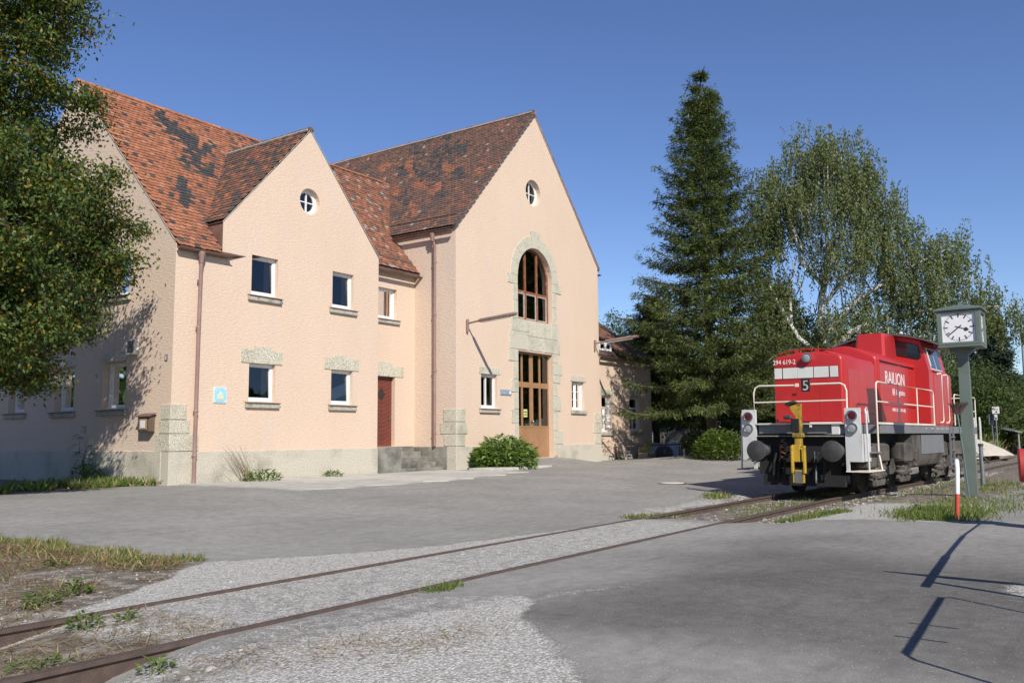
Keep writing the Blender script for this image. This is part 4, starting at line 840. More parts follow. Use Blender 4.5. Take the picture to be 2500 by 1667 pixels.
# birch
def birch():
    x, y = 43.0, 11.55; z = g1(x, y)-.1; t = thing('birch_tree', 'big weeping birch with white trunk behind the locomotive cab', 'tree', (x, y, z))
    # crown blobs placed in the plane across the view: u to the right, h up, w towards the camera
    ur = np.array([math.sin(YAW+0), -math.cos(YAW), 0]); ur = np.array([.264, -.965, 0]); wv = np.array([-.965, -.264, 0])
    B = [(-.4, 14.6, 0, 1.5, 1.9, 1.9), (.9, 14.7, .3, 1.7, 1.8, 2), (-1.9, 13.0, .2, 1.8, 1.8, 2), (2.2, 13.1, 0, 1.6, 1.7, 2), (0, 12.3, .5, 2.8, 1.5, 2.4), (3.0, 10.9, .2, 1.7, 1.6, 2.0), (-2.7, 11.0, 0, 1.4, 1.6, 1.8), (1.2, 10.0, .8, 2.2, 1.3, 2.2),
         (4.3, 9.2, .3, 1.6, 1.5, 1.9), (5.9, 9.6, .2, 1.1, 1.2, 1.5), (3.3, 7.7, .3, 2.4, 1.2, 2), (5.9, 7.6, .2, 1.7, 1.1, 1.6), (7.5, 7.0, 0, 1.1, .8, 1.2), (8.1, 6.4, 0, .7, .6, .9), (-2.7, 8.4, -.2, 1.4, 1.5, 1.8), (-1.6, 6.5, -.2, 1.6, 1.5, 2), (1.6, 6.5, .2, 2.2, 1.2, 2), (-2.4, 5.0, -.5, 1.8, 1.4, 2), (2.4, 5.0, -.3, 2.4, 1.2, 2), (4.4, 5.7, 0, 1.6, .8, 1.5), (.2, 4.6, -1, 2.5, 1.3, 1.8)]
    cs = []
    dens = np.array([b[3]*b[4]*b[5] for b in B])**.72
    for b, k in zip(B, (dens/dens.sum()*800).astype(int)+2):
        dr = rdir(k)*(rng.random(k)**.4)[:, None]; cs.append(np.array([x, y, z+b[1]])+ur*b[0]+wv*b[2]+(ur*(dr[:, :1]*b[3])+np.array([0, 0, 1])*(dr[:, 1:2]*b[4])+wv*(dr[:, 2:]*b[5])))
    cs = np.concatenate(cs); P = []; 
    for c in cs:
        ns = int(rng.integers(5, 10))
        for s in range(ns):
            o = c+rng.normal(0, .24, 3); L = rng.uniform(.45, 1.7); k = int(L*22); tt = np.sort(rng.random(k)); sw = rng.normal(0, .16, 2)
            P.append(np.stack([o[0]+sw[0]*tt+rng.normal(0, .045, k), o[1]+sw[1]*tt+rng.normal(0, .045, k), o[2]+.25-L*tt], 1))
    P = np.concatenate(P); n = len(P); D = rdir(n)*.7+np.array([0, 0, -1.0]); Nn = rdir(n)
    leaves('crown', P, D, Nn, rng.uniform(.085, .15, n), rng.uniform(.055, .085, n), pick(n, [.36, .24, .26, .14]), GB, t)
    W_ = lambda u, h, w=.45: tuple(np.array([x, y, z+h])+ur*u+wv*w)
    paths = [([W_(.1, -.3), W_(.0, 2.5), W_(-.1, 4.4), W_(.2, 5.2)], [.34, .30, .27, .25]),
             ([W_(.2, 5.1), W_(-.15, 6.0), W_(-.1, 7.4), W_(.15, 9), W_(.35, 10.5), W_(.1, 12), W_(.4, 14)], [.24, .2, .17, .14, .1, .07, .03]),
             ([W_(.2, 5.2), W_(1.2, 6.2), W_(2.5, 6.7), W_(4.2, 7.0), W_(6, 7.1), W_(7.8, 7.0)], [.17, .14, .11, .08, .05, .02]),
             ([W_(.1, 6.2), W_(1.4, 7.6), W_(3, 8.6), W_(4.6, 9.4), W_(5.9, 10)], [.14, .12, .09, .06, .02]),
             ([W_(0, 7.5), W_(1.2, 9.0), W_(2.2, 10.6), W_(3.1, 12)], [.12, .09, .06, .02]),
             ([W_(.1, 8.4), W_(-.9, 9.6), W_(-1.2, 11.4), W_(-1.8, 13.2)], [.1, .08, .05, .02]),
             ([W_(.3, 9.8), W_(.9, 11.4), W_(1.2, 13.2), W_(1.1, 15)], [.08, .06, .04, .02]),
             ([W_(-.1, 5.0), W_(-1.2, 6.0), W_(-1.9, 7.4), W_(-2.6, 9)], [.15, .12, .08, .03]),
             ([W_(-1.5, 6.6), W_(-1.5, 8.4), W_(-1.1, 10)], [.09, .07, .03]), ([W_(1.3, 6.3), W_(2.6, 5.9), W_(4.4, 6.3)], [.08, .05, .02]),
             ([W_(.2, 5.2), W_(1.6, 5.2), W_(3.0, 4.6)], [.1, .06, .02])]
    for i in rng.choice(len(cs), 60, replace=False):
        c = cs[i]; st = np.array(paths[1][0][int(rng.integers(1, 6))]); paths.append((bend(c+(st-c)*.55, c, 4, .1, .12), [.035, .028, .02, .014, .008]))
    limbs(t, paths, BIRCHB)
birch()
# trees and shrubs of the background
bgG = 'trees behind the station yard'
def shrub_row():
    broad_tree('background_tree', 'round dark tree behind the annex roof', (50.0, 26.6), 4.5, [(0, 0, 6.6, 2.3, 2.3, 2.6), (1.2, 1, 5, 2.4, 2.4, 2.6), (-1.0, -1, 4.6, 2.2, 2.2, 2.2)], 240, 75, .17, GD, [.45, .35, .2], spread=.4)
    broad_tree('background_tree', 'pale leafed tree beside the annex roof', (46.0, 22.6), 3.2, [(0, 0, 4.9, 1.9, 1.9, 1.9), (.5, -.6, 3.2, 1.8, 1.8, 1.6), (-.3, -.9, 6.2, 1.0, 1.0, .9)], 220, 75, .14, GB, [.3, .3, .3, .1], spread=.36)
    broad_tree('background_tree', 'shaded leafy tree filling the gap between spruce and birch', (47.5, 14.8), 3.5, [(0, 0, 5.0, 3.2, 3.2, 2.6), (.4, -.3, 2.4, 3.0, 3.0, 2.0)], 240, 75, .17, GD, [.55, .35, .1], spread=.42)
    broad_tree('background_tree', 'leafy tree behind the locomotive bonnet under the birch', (52, 12.4), 3.5, [(0, 0, 4.6, 3.6, 3.6, 2.4), (.3, -2, 3.0, 3, 3, 2.0), (0, 2, 3, 3, 3, 2)], 240, 75, .17, GD, [.4, .4, .2], spread=.42)
    broad_tree('background_tree', 'shaded tree behind the picket fence', (50, 20.4), 3.5, [(0, 0, 4.4, 3.4, 3.4, 2.6), (0, 0, 2.2, 3, 3, 1.8)], 220, 75, .17, GD, [.6, .3, .1], spread=.42)
    broad_tree('background_tree', 'leafy tree right of the station clock post', (62, 8.0), 2.8, [(0, 0, 3.6, 2.4, 2.4, 1.7), (0, .5, 2.0, 2.8, 2.8, 1.5), (.5, -1.4, 2.6, 2, 2, 1.3)], 260, 75, .17, GD, [.25, .4, .35], spread=.42)
    broad_tree('background_tree', 'bright leafy bush tree behind the white sign boards', (68, 5.6), 2.2, [(0, 0, 3.0, 2.8, 2.4, 1.5), (0, -.4, 1.6, 2.8, 2.6, 1.2)], 260, 75, .18, GB, [.35, .35, .2, .1], spread=.42)
    broad_tree('background_tree', 'dense hedge tree at the right edge behind the street lamp', (78, 3.4), 3.2, [(0, 0, 5.0, 3.0, 2.6, 2.2), (0, .6, 2.6, 3.2, 3.0, 1.8), (0, -2.6, 4.5, 2.6, 2.6, 2.6)], 260, 75, .2, GD, [.3, .45, .25], spread=.46)
    broad_tree('background_tree', 'distant leafy tree seen just beside the clock', (74, 10.2), 2.8, [(0, 0, 4.4, 3.2, 3.2, 1.8), (0, 0, 2.4, 3.4, 3.4, 1.6)], 240, 75, .2, GD, [.35, .45, .2], spread=.46)
    broad_tree('background_tree', 'low dark tree between birch and clock far behind', (60, 12.0), 3.2, [(0, 0, 4.2, 3.6, 3.6, 2.2), (0, -2.2, 3.2, 3, 3, 2.0)], 240, 75, .18, GD, [.45, .4, .15], spread=.44)
shrub_row()
spruce('spruce_tree', 'small bluish spruce rising above the hedge right of the clock', (70, 7.3), 8.4, 1.9, 24, 8, 7, [leaf_mat('blue_spruce_a', (.05, .075, .05), .12), leaf_mat('blue_spruce_b', (.035, .055, .036), .12)], [.5, .5], .5, .5)
# far wood closing the view
def far_wood():
    n = 26000; th = rng.uniform(R(-8), R(40), n); d_ = rng.uniform(95, 125, n); top = 3.2+2.6*fbm(th*30, th*0, 1.0, 4)+.8*rng.random(n)+5.0*sstep(R(9), R(14), th)
    zz = rng.random(n)**.8*top
    P = np.stack([d_*np.cos(th), d_*np.sin(th), zz], 1); D = rdir(n); Nn = rdir(n)
    o = leaves('far_wood', P, D, Nn, rng.uniform(.9, 1.7, n), rng.uniform(.6, 1.0, n), pick(n, [.4, .4, .2]), GD, None, 'stuff'); tag(o, 'far dark wood behind the trees at the right', 'wood')
    # woods round the rest of the yard, seen only mirrored in the window panes
    for a0, a1, d0, hh, lab in ((80, 200, 46, 10, 'wood beyond the left end of the yard mirrored in the end wall windows'), (-78, -14, 40, 8, 'wood across the track mirrored in the front windows')):
        n = 15000; th = rng.uniform(R(a0), R(a1), n); d_ = rng.uniform(d0, d0+14, n); top = hh*(.7+.5*fbm(th*20, th*0, 1.0, 4)); P = np.stack([d_*np.cos(th), d_*np.sin(th), rng.random(n)**.8*top], 1)
        tag(leaves('far_wood', P, rdir(n), rdir(n), rng.uniform(.7, 1.4, n), rng.uniform(.5, .9, n), pick(n, [.4, .4, .2]), GD, None, 'stuff'), lab, 'wood')
far_wood()

# ------------------------------------------------------------------ locomotive (local: x back, y to far side, z up from rail)
def paint(name, col, rough=.35, dirt=None, th=(.55, .8)):
    return M(name, col, rough, .07, 2, 0, dirt=dirt or tuple(c*.8 for c in col), dirt_th=th, dscale=1.6, spec=.5)
RED = paint('traffic_red_paint', (.44, .024, .022), .36, (.43, .05, .045)); REDD = paint('red_paint_shadow_gap', (.10, .008, .008), .6)
LGREY = paint('light_grey_paint', (.55, .55, .53), .5, (.38, .36, .33)); CREAM = paint('cream_rail_paint', (.72, .66, .54), .5, (.5, .4, .3))
FRAME = paint('grey_frame_paint', (.17, .175, .18), .6, (.12, .115, .11)); BOGIE = paint('dusty_bogie_paint', (.115, .10, .085), .85, (.045, .04, .035), (.42, .62)); BLACK = paint('black_grime', (.012, .0115, .011), .85, (.022, .019, .017))
YEL = paint('yellow_coupler_paint', (.48, .31, .03), .5, (.09, .06, .025), (.47, .62)); STEELD = M('dark_steel', (.07, .068, .066), .55, .3, 6, metal=.4); CHROME = M('bright_steel', (.6, .6, .6), .25, .1, 5, metal=1)
PANELW = paint('white_panel_paint', (.62, .62, .58), .5, (.55, .55, .5)); LENSR = M('red_lens', (.10, .008, .01), .15, .1, 5); LENSW = M('lamp_lens', (.30, .31, .31), .12, .3, 14); CABIN = M('cab_interior', (.02, .022, .026), .9, .2, 3)
ROOFD = paint('cab_roof_paint', (.11, .07, .07), .6)
TXT = M('white_lettering', (.80, .77, .74), .5, .04, 5)
L = thing('diesel_locomotive', 'bright red diesel locomotive with white handrails and yellow coupler on the track', 'locomotive', (20.35, 6.31, .002))
L.rotation_mode = 'XYZ'; L.rotation_euler = (R(.5), 0, R(-2.5))
def lp(mb, name, mat, parent=None, smooth=None): return mb.part(name, mat, parent or L, smooth, local=True)
def hood(name, x0, x1, hw, zb, ze, zc, rs=.14, fr=.07, parent=None, back=False):
    pr = [(-hw, zb), (-hw, ze-rs)]+[(-hw+rs*(1-math.cos(a)), ze-rs+rs*math.sin(a)) for a in np.linspace(.25, 1.25, 5)]
    cr = [(-hw+rs+(2*(hw-rs))*t, ze+(zc-ze)*math.sin(math.pi*t)) for t in np.linspace(.06, .94, 9)]
    pr = pr+cr+[(-a, b) for a, b in reversed(pr)]
    cz_ = (zb+zc)/2
    def ring(x, ins): return [(x, y*(1-ins/hw), zb+(z-zb)*(1-ins*.8/(zc-zb))) for y, z in pr]
    X = [(x0, fr), (x0+.012, fr*.45), (x0+.035, fr*.15), (x0+.075, 0), (x1-.075, 0)]+([(x1-.035, fr*.15), (x1-.012, fr*.45), (x1, fr)] if back else [(x1, 0)])
    n = len(pr); vs_ = [v for x, i in X for v in ring(x, i)]
    fs = [(i*n+k, (i+1)*n+k, (i+1)*n+k+1, i*n+k+1) for i in range(len(X)-1) for k in range(n-1)]+[tuple(range(n)), tuple(range((len(X)-1)*n, len(X)*n))]
    return lp(MB().add(vs_, fs), name, RED, parent, 38)
HW = .84
h1 = hood('front_hood', 1.15, 3.84, HW, 1.66, 3.34, 3.42)
h2 = hood('rear_hood', 3.93, 8.05, HW+.04, 1.66, 3.52, 3.78)
lp(MB().box(3.8, 3.96, -HW+.03, HW-.03, 1.7, 3.3), 'hood_joint', REDD)
h3 = hood('short_hood', 10.35, 13.2, HW+.04, 1.66, 3.48, 3.62, back=True)
# access doors standing proud of the hood sides and front
def door(par, x0, x1, z0, z1, y, t=.012): lp(MB().box(x0, x1, y-t, y+.004, z0, z1, b=.008), 'hood_door', RED, par)
for a, b in ((1.55, 2.35), (2.37, 3.05), (3.07, 3.7)): door(h1, a, b, 1.95, 3.02, -HW)
for a, b in ((4.15, 7.0), (7.04, 7.95)): door(h2, a, b, 2.26, 3.28, -HW-.04)
for a, b in ((4.15, 7.0), (7.04, 7.95)): door(h2, a, b, 1.72, 2.22, -HW-.04)
for a, b in ((4.2, 6.2), (6.3, 7.9)): lp(MB().box(a, b, -HW-.1, -HW-.04, 3.36, 3.40, b=.012), 'rain_strip', RED, h2)
for a, b in ((-.80, -.27), (-.26, .27), (.28, .80)): lp(MB().box(1.139, 1.16, a, b, 1.75, 2.72, b=.006), 'front_door', RED, h1)
lp(MB().box(1.12, 1.16, .27, .37, 2.38, 2.43, b=.01), 'latch', REDD, h1)
for a, b in ((-.735, -.545), (-.515, -.165), (-.145, .235), (.24, .595), (.62, .805)): lp(MB().box(1.135, 1.15, a, b, 2.79, 3.05, b=.004), 'front_panel', PANELW, h1)
lp(MB().box(1.141, 1.156, -.74, .81, 2.785, 3.056), 'panel_frame', REDD, h1)
fm = lambda y0, z0, x=1.148: (lambda a, b, e: (x-e, y0-a, z0+b))
lp(text_mb('294 619-2', fm(.835, 3.14), .56, .115), 'running_number', TXT, h1)
hl = lp(MB().lathe((1.16, -.04, 3.275), (-1, 0, 0), [(0, .10), (.10, .115), (.13, .115), (.13, .095), (.11, .09)], 24), 'headlamp', CHROME, h1, 40)
lp(MB().lathe((1.05, -.04, 3.275), (-1, 0, 0), [(0, .092), (.015, .07), (.022, .02)], 20), 'lens', LENSW, hl, 50)
# walk strip and grab rail on the hood top
lp(MB().tube([(1.3, y, 3.43-.10*(abs(y)/.8)**2+.07) for y in np.linspace(-.62, .78, 9)], .018, 6).box(1.27, 1.33, -.25, -.17, 3.40, 3.51).box(1.27, 1.33, .25, .33, 3.38, 3.49), 'grab_bar', RED, h1)
lp(MB().box(1.5, 3.6, -.42, .42, 3.40, 3.45, b=.015), 'cooler_grille', RED, h1)
# lettering on the side
sm_ = lambda x0, z0, y: (lambda a, b, e: (x0+a, y-e, z0+b))
lp(text_mb('RAILION', sm_(4.68, 2.78, -HW-.053), 2.0, .345), 'name_lettering', TXT, h2)
lp(text_mb('Logistics', sm_(5.75, 2.47, -HW-.053), .93, .19), 'word_lettering', TXT, h2)
db = MB()
for q in ((5.36, 5.58, 2.50, 2.515), (5.36, 5.58, 2.655, 2.67), (5.36, 5.375, 2.515, 2.655), (5.565, 5.58, 2.515, 2.655)): db.box(q[0], q[1], -HW-.057, -HW-.051, q[2], q[3])
lp(db, 'emblem_frame', TXT, h2); lp(text_mb('DB', sm_(5.40, 2.535, -HW-.053), .14, .10), 'emblem_letters', TXT, h2)
lp(text_mb('NBRS 1294 619-2 (II)', sm_(5.26, 2.03, -HW-.053), 1.4, .11), 'side_number', TXT, h2)
# exhaust housing and cab
ex = MB(); pr = [(6.55, .02), (6.55, -.36), (6.62, -.43), (7.9, -.43), (8.02, -.36), (8.02, .36), (7.9, .43), (6.62, .43), (6.55, .36)]
ex.prism(pr, lambda a, b: (a, b, 3.55), lambda a, b: (a+(.12 if a < 7 else 0), b*.9, 4.36)); lp(ex, 'exhaust_housing', RED, None, 30)
def roof_z(y): return 4.46-.30*(abs(y)/1.3)**1.8
CX0, CX1 = 8.03, 10.4
ys = np.linspace(-1.34, 1.34, 15)
cab = MB(); pc = [(-1.27, 1.67), (-1.27, 3.30), (-1.10, 4.06)]+[(y, roof_z(y)-.05) for y in np.linspace(-1.06, 1.06, 13)]+[(1.10, 4.06), (1.27, 3.30), (1.27, 1.67)]
cab.prism(pc, lambda a, b: (CX0, a, b), lambda a, b: (CX1, a, b)); cab = lp(cab, 'cab', RED, None, 25)
rf_ = MB(); n = len(ys); vs_ = [(x, y*1.08, roof_z(y)+dz) for x in (CX0-.22, CX1+.2) for dz in (0, -.05) for y in ys]
rf_.add(vs_, [(k, k+1, 2*n+k+1, 2*n+k) for k in range(n-1)]+[(n+k, 3*n+k, 3*n+k+1, n+k+1) for k in range(n-1)]+[(k, n+k, n+k+1, k+1) for k in range(n-1)]+[(2*n+k, 2*n+k+1, 3*n+k+1, 3*n+k) for k in range(n-1)]+[(0, 2*n, 3*n, n), (n-1, 2*n-1, 4*n-1, 3*n-1)])
lp(rf_, 'cab_roof', ROOFD, cab, 40)
CGL = M('cab_glass', (.012, .014, .02), .06, .2, 2, spec=.8)
def front_win(sgn):
    o = [(-.22, 3.84), (-.98, 3.66), (-1.06, 3.72), (-1.0, 4.02), (-.94, 4.08), (-.24, 4.27)]
    if sgn > 0: o = [(-a, b) for a, b in o]
    fr_ = MB().prism([((a-.6*(-1 if sgn < 0 else 1))*1.05+.6*(-1 if sgn < 0 else 1), (b-3.95)*1.09+3.95) for a, b in o], lambda a, b: (CX0-.012, a, b), lambda a, b: (CX0+.01, a, b))
    w_ = lp(fr_, 'front_window', BLACK, cab); lp(MB().prism(o, lambda a, b: (CX0-.02, a, b), lambda a, b: (CX0-.013, a, b)), 'pane', CGL, w_)
front_win(-1); front_win(1)
def side(z): return -1.27+.17*max(0, (z-3.30)/.76)
for x0, x1 in ((8.45, 9.12), (9.22, 9.85)):
    o = [(x0, 3.40), (x1, 3.40), (x1, 3.98), (x0, 3.98)]
    w_ = lp(MB().prism([(x0-.05, 3.36), (x1+.05, 3.36), (x1+.05, 4.02), (x0-.05, 4.02)], lambda a, b: (a, side(b)-.012, b), lambda a, b: (a, side(b)+.01, b)), 'side_window', LGREY, cab)
    lp(MB().prism(o, lambda a, b: (a, side(b)-.02, b), lambda a, b: (a, side(b)-.013, b)), 'pane', CGL, w_)
lp(MB().tube([(8.28, side(3.45)-.05, 3.45), (8.28, side(4)-.05, 3.98)], .014, 6), 'wiper_rail', CREAM, cab)
lp(MB().box(8.6, 9.3, -1.282, -1.26, 1.72, 3.28, b=.01), 'cab_door', RED, cab); lp(MB().box(8.5, 9.4, -1.33, -1.27, 3.30, 3.335), 'rain_strip', RED, cab)
lp(MB().lathe((9.1, -.3, 4.40), (0, 0, 1), [(0, .03), (.12, .03), (.16, .07), (.22, .03)], 10).tube([(9.6, .2, 4.4), (9.6, .2, 4.85)], .01, 5), 'roof_horn', LGREY, cab)
# frame, platform, beam
lp(MB().box(2.0, 14.27, -1.42, 1.42, 1.45, 1.665, b=.01), 'frame', FRAME)
lp(MB().box(.55, 2.0, -1.02, 1.02, 1.45, 1.665, b=.01), 'frame', FRAME)
lp(MB().box(.42, 1.18, -1.03, 1.03, 1.667, 1.695), 'front_platform', LGREY)
lp(MB().box(.45, .5, .30, 1.0, 1.66, 1.70, b=.008).box(.45, .5, -.98, -.25, 1.67, 1.715, b=.008).box(.43, .48, -.30, -.25, 1.60, 1.70), 'platform_edge', CREAM)
lp(MB().box(.60, .68, -1.25, 1.25, .78, 1.40, b=.01), 'buffer_beam', BLACK)
lp(MB().box(.44, .60, -1.02, 1.02, 1.385, 1.41), 'beam_ledge', GREYWOOD)
lp(MB().box(.46, .56, -.92, -.74, 1.43, 1.66, b=.01), 'route_box', PANELW)
TXTS = M('small_lettering', (.55, .55, .55), .6, .05, 5)
for x, s_, w_ in ((6.6, 'm', .12), (7.2, '17 M', .35), (7.9, '43 km/h', .4), (8.5, 'Br 59 t', .5), (9.2, 'REV 294', .6)): lp(text_mb(s_, sm_(x, 1.575, -1.421), w_, .04), 'frame_lettering', TXTS)
# corner steps, lamp towers
for sg in (-1, 1):
    y0, y1 = sorted((sg*1.05, sg*1.39)); par = L
    t = MB().prism([(y0, .82), (y1, .82), (y1, 2.03), (y0, 2.03)], lambda a, b: (.44, a, b), lambda a, b: (.52, a, b)); t.box(.44, .50, *sorted((sg*1.05, sg*1.12)), .60, .82)
    if sg < 0: t.box(.441, 1.2, -1.39, -1.36, .82, 1.45)
    tw = lp(t, 'lamp_tower', LGREY)
    for z, lens in ((1.855, LENSR), (1.575, LENSW)):
        c = sg*1.22; lm = lp(MB().lathe((.45, c, z), (-1, 0, 0), [(0, .118), (.05, .122), (.07, .122), (.07, .10), (.05, .095)], 24), 'lamp', CHROME, tw, 40); lp(MB().lathe((.405, c, z), (-1, 0, 0), [(0, .097), (.012, .07), (.018, .02)], 20), 'lens', lens, lm, 50)
    lp(MB().box(.42, 1.72, *sorted((sg*1.04, sg*1.55)), .585, .615, b=.006), 'step_board', CREAM if sg < 0 else FRAME)
    lp(MB().box(.9, 1.7, *sorted((sg*1.06, sg*1.5)), 1.0, 1.03, b=.005), 'step_board', FRAME)
    hr = MB()
    hr.tube([(.62, sg*1.5, .61), (.62, sg*1.47, 1.9), (.65, sg*1.45, 2.0), (.75, sg*1.44, 2.03), (.83, sg*1.44, 1.98), (.84, sg*1.46, 1.7)], .022, 7)
    lp(hr, 'step_handrail', LGREY)
# front handrail
hr = MB(); rr_ = [(.5, -1.09, 1.68), (.5, -1.10, 2.42), (.5, -1.06, 2.55), (.5, -.96, 2.60), (.5, -.29, 2.60)]
hr.tube(rr_, .021, 8); hr.tube([(.5, .02, 2.585), (.5, .96, 2.60), (.5, 1.06, 2.55), (.5, 1.10, 2.42), (.5, 1.09, 1.68)], .021, 8); hr.tube([(.5, -1.09, 2.21), (.5, 1.09, 2.20)], .017, 8); hr.box(.47, .53, -.01, .07, 2.55, 2.63)
lp(hr, 'front_handrail', CREAM)
pl5 = lp(MB().box(.455, .475, -.285, -.08, 2.43, 2.73, b=.006), 'number_plate', BLACK); lp(text_mb('5', fm(-.12, 2.46, .455), .13, .23), 'plate_digit', M('worn_white', (.42, .42, .40), .7, .3, 14), pl5)
# side handrail
hr = MB(); z1 = 2.68
hr.tube([(1.72, -1.42, 1.0), (1.72, -1.42, z1-.12), (1.76, -1.42, z1-.03), (1.88, -1.42, z1), (7.55, -1.42, z1), (7.66, -1.42, z1-.04), (7.7, -1.42, z1-.12), (7.7, -1.42, 1.7)], .021, 8)
for x in (3.76, 5.73): hr.tube([(x, -1.42, 1.7), (x, -1.42, z1)], .019, 8)
hr.tube([(1.72, -1.42, 2.21), (7.7, -1.42, 2.21)], .018, 8); hr.box(1.85, 7.75, -1.44, -1.36, 1.667, 1.72, b=.008); hr.tube([(1.68, -1.5, .6), (1.72, -1.42, 1.0)], .02, 7)
lp(hr, 'side_handrail', CREAM)
for x in (8.98, 9.82):
    lp(MB().tube([(x-.1, -1.3, 3.24), (x-.03, -1.4, 3.26), (x, -1.42, 3.18), (x, -1.42, 1.85), (x-.05, -1.4, 1.78), (x-.14, -1.34, 1.78)], .02, 8), 'door_handrail', CREAM)
hr = MB(); hr.tube([(10.6, -1.42, 1.7), (10.6, -1.42, 2.6), (10.7, -1.42, 2.68), (14.0, -1.42, 2.68), (14.1, -1.42, 2.6), (14.1, -1.42, 1.7)], .02, 8); hr.tube([(10.6, -1.42, 2.2), (14.1, -1.42, 2.2)], .018, 8); hr.tube([(12.3, -1.42, 1.7), (12.3, -1.42, 2.68)], .018, 8); hr.tube([(14.1, -1.42, 2.68), (14.1, 1.42, 2.68)], .02, 8)
lp(hr, 'rear_handrail', CREAM)
lp(MB().box(13.85, 14.35, -1.40, -1.06, .8, 2.0, b=.01), 'lamp_tower', LGREY); lp(MB().tube([(14.3, -1.5, .61), (14.3, -1.5, 1.9), (14.4, -1.48, 2.0), (14.6, -1.46, 2.0), (14.68, -1.46, 1.9), (14.7, -1.46, 1.2)], .022, 7), 'step_handrail', LGREY); lp(MB().box(13.4, 14.7, -1.55, -1.05, .585, .615), 'step_board', CREAM)
# buffers and coupler
for sg in (-1, 1):
    for x, ax in ((.64, -1), (13.68, 1)):
        lp(MB().lathe((x, sg*.875, 1.06), (ax, 0, 0), [(0, .16), (.22, .15), (.24, .11), (.52, .11), (.56, .16), (.60, .235), (.63, .24), (.642, .22), (.65, .0)], 28, cap=False), 'buffer', STEELD, None, 35)
lp(MB().box(13.62, 13.7, -1.25, 1.25, .78, 1.40), 'buffer_beam', BLACK)
cp = MB(); Y0 = -.06
cp.box(.08, .30, -.13, .07, .80, 1.20, b=.02); cp.box(.02, .12, .02, .07, .55, 1.18, b=.01); cp.box(.02, .12, -.26, -.21, .55, 1.18, b=.01)
cp.prism([(-.14, 1.40), (-.02, 1.40), (-.03, 1.6), (-.05, 1.85), (.06, 2.0), (.08, 2.09), (-.16, 2.14), (-.15, 1.95), (-.16, 1.6)], lambda a, b: (.10, a, b), lambda a, b: (.24, a, b))
cp.box(.06, .28, -.19, .04, 1.36, 1.46, b=.02); cp.box(.09, .26, -.15, .0, 1.14, 1.38, b=.02); cp.box(.05, .1, -.2, .05, .58, .63); cp.box(.05, .1, .0, .04, .34, .60); cp.box(.05, .1, -.22, -.18, .34, .60)
cp = lp(cp, 'shunting_coupler', YEL)
lp(MB().box(.04, .11, -.03, -.15, .345, .58, b=.02), 'coupler_pin', CHROME, cp); lp(MB().box(.07, .26, -.13, .06, 1.48, 1.8, b=.02), 'coupler_block', BLACK, cp)
lp(MB().lathe((.12, .05, 2.12), (.3, .3, 1), [(0, .12), (.03, .15), (.05, .10)], 12), 'coupler_cap', STEELD, cp); lp(MB().box(.0, .1, .02, .22, 1.78, 1.88, b=.03), 'coupler_grip', STEELD, cp)
# air hoses, coiled cable
for y, k in ((.42, 1), (.55, .8), (-.42, 1.1), (-.62, .7), (.30, .6)):
    lp(MB().tube([(.56, y, 1.02), (.40, y, .98), (.34, y+.03, .8), (.36, y+.08*k, .5), (.44, y+.12*k, .38), (.5, y+.04, .5)], .028, 7), 'air_hose', BLACK)
lp(MB().tube([(.33+.05*math.cos(a), .33+.06*math.sin(a), 1.32-.02*a) for a in np.linspace(0, 6.28*4, 48)], .008, 5), 'coiled_cable', M('cable_brown', (.28, .17, .07), .6, .2, 9))
lp(MB().tube([(.4, -.36, 1.05), (.38, -.38, .6)], .02, 7).lathe((.38, -.38, .6), (0, 0, -1), [(0, .03), (.2, .035), (.28, .02)], 10), 'coupling_screw', CHROME)
lp(MB().tube([(.42, .45, 1.2), (.42, .45, 1.0), (.46, .42, .9)], .02, 6), 'brake_cock', paint('cock_red', (.4, .03, .03)))
lp(MB().box(.70, 1.6, -.6, .6, .35, 1.44), 'draw_gear', BLACK); lp(MB().box(.46, .6, -1.0, .9, .25, .5).box(.5, .6, .6, 1.0, .5, .8), 'rail_guard', BLACK)
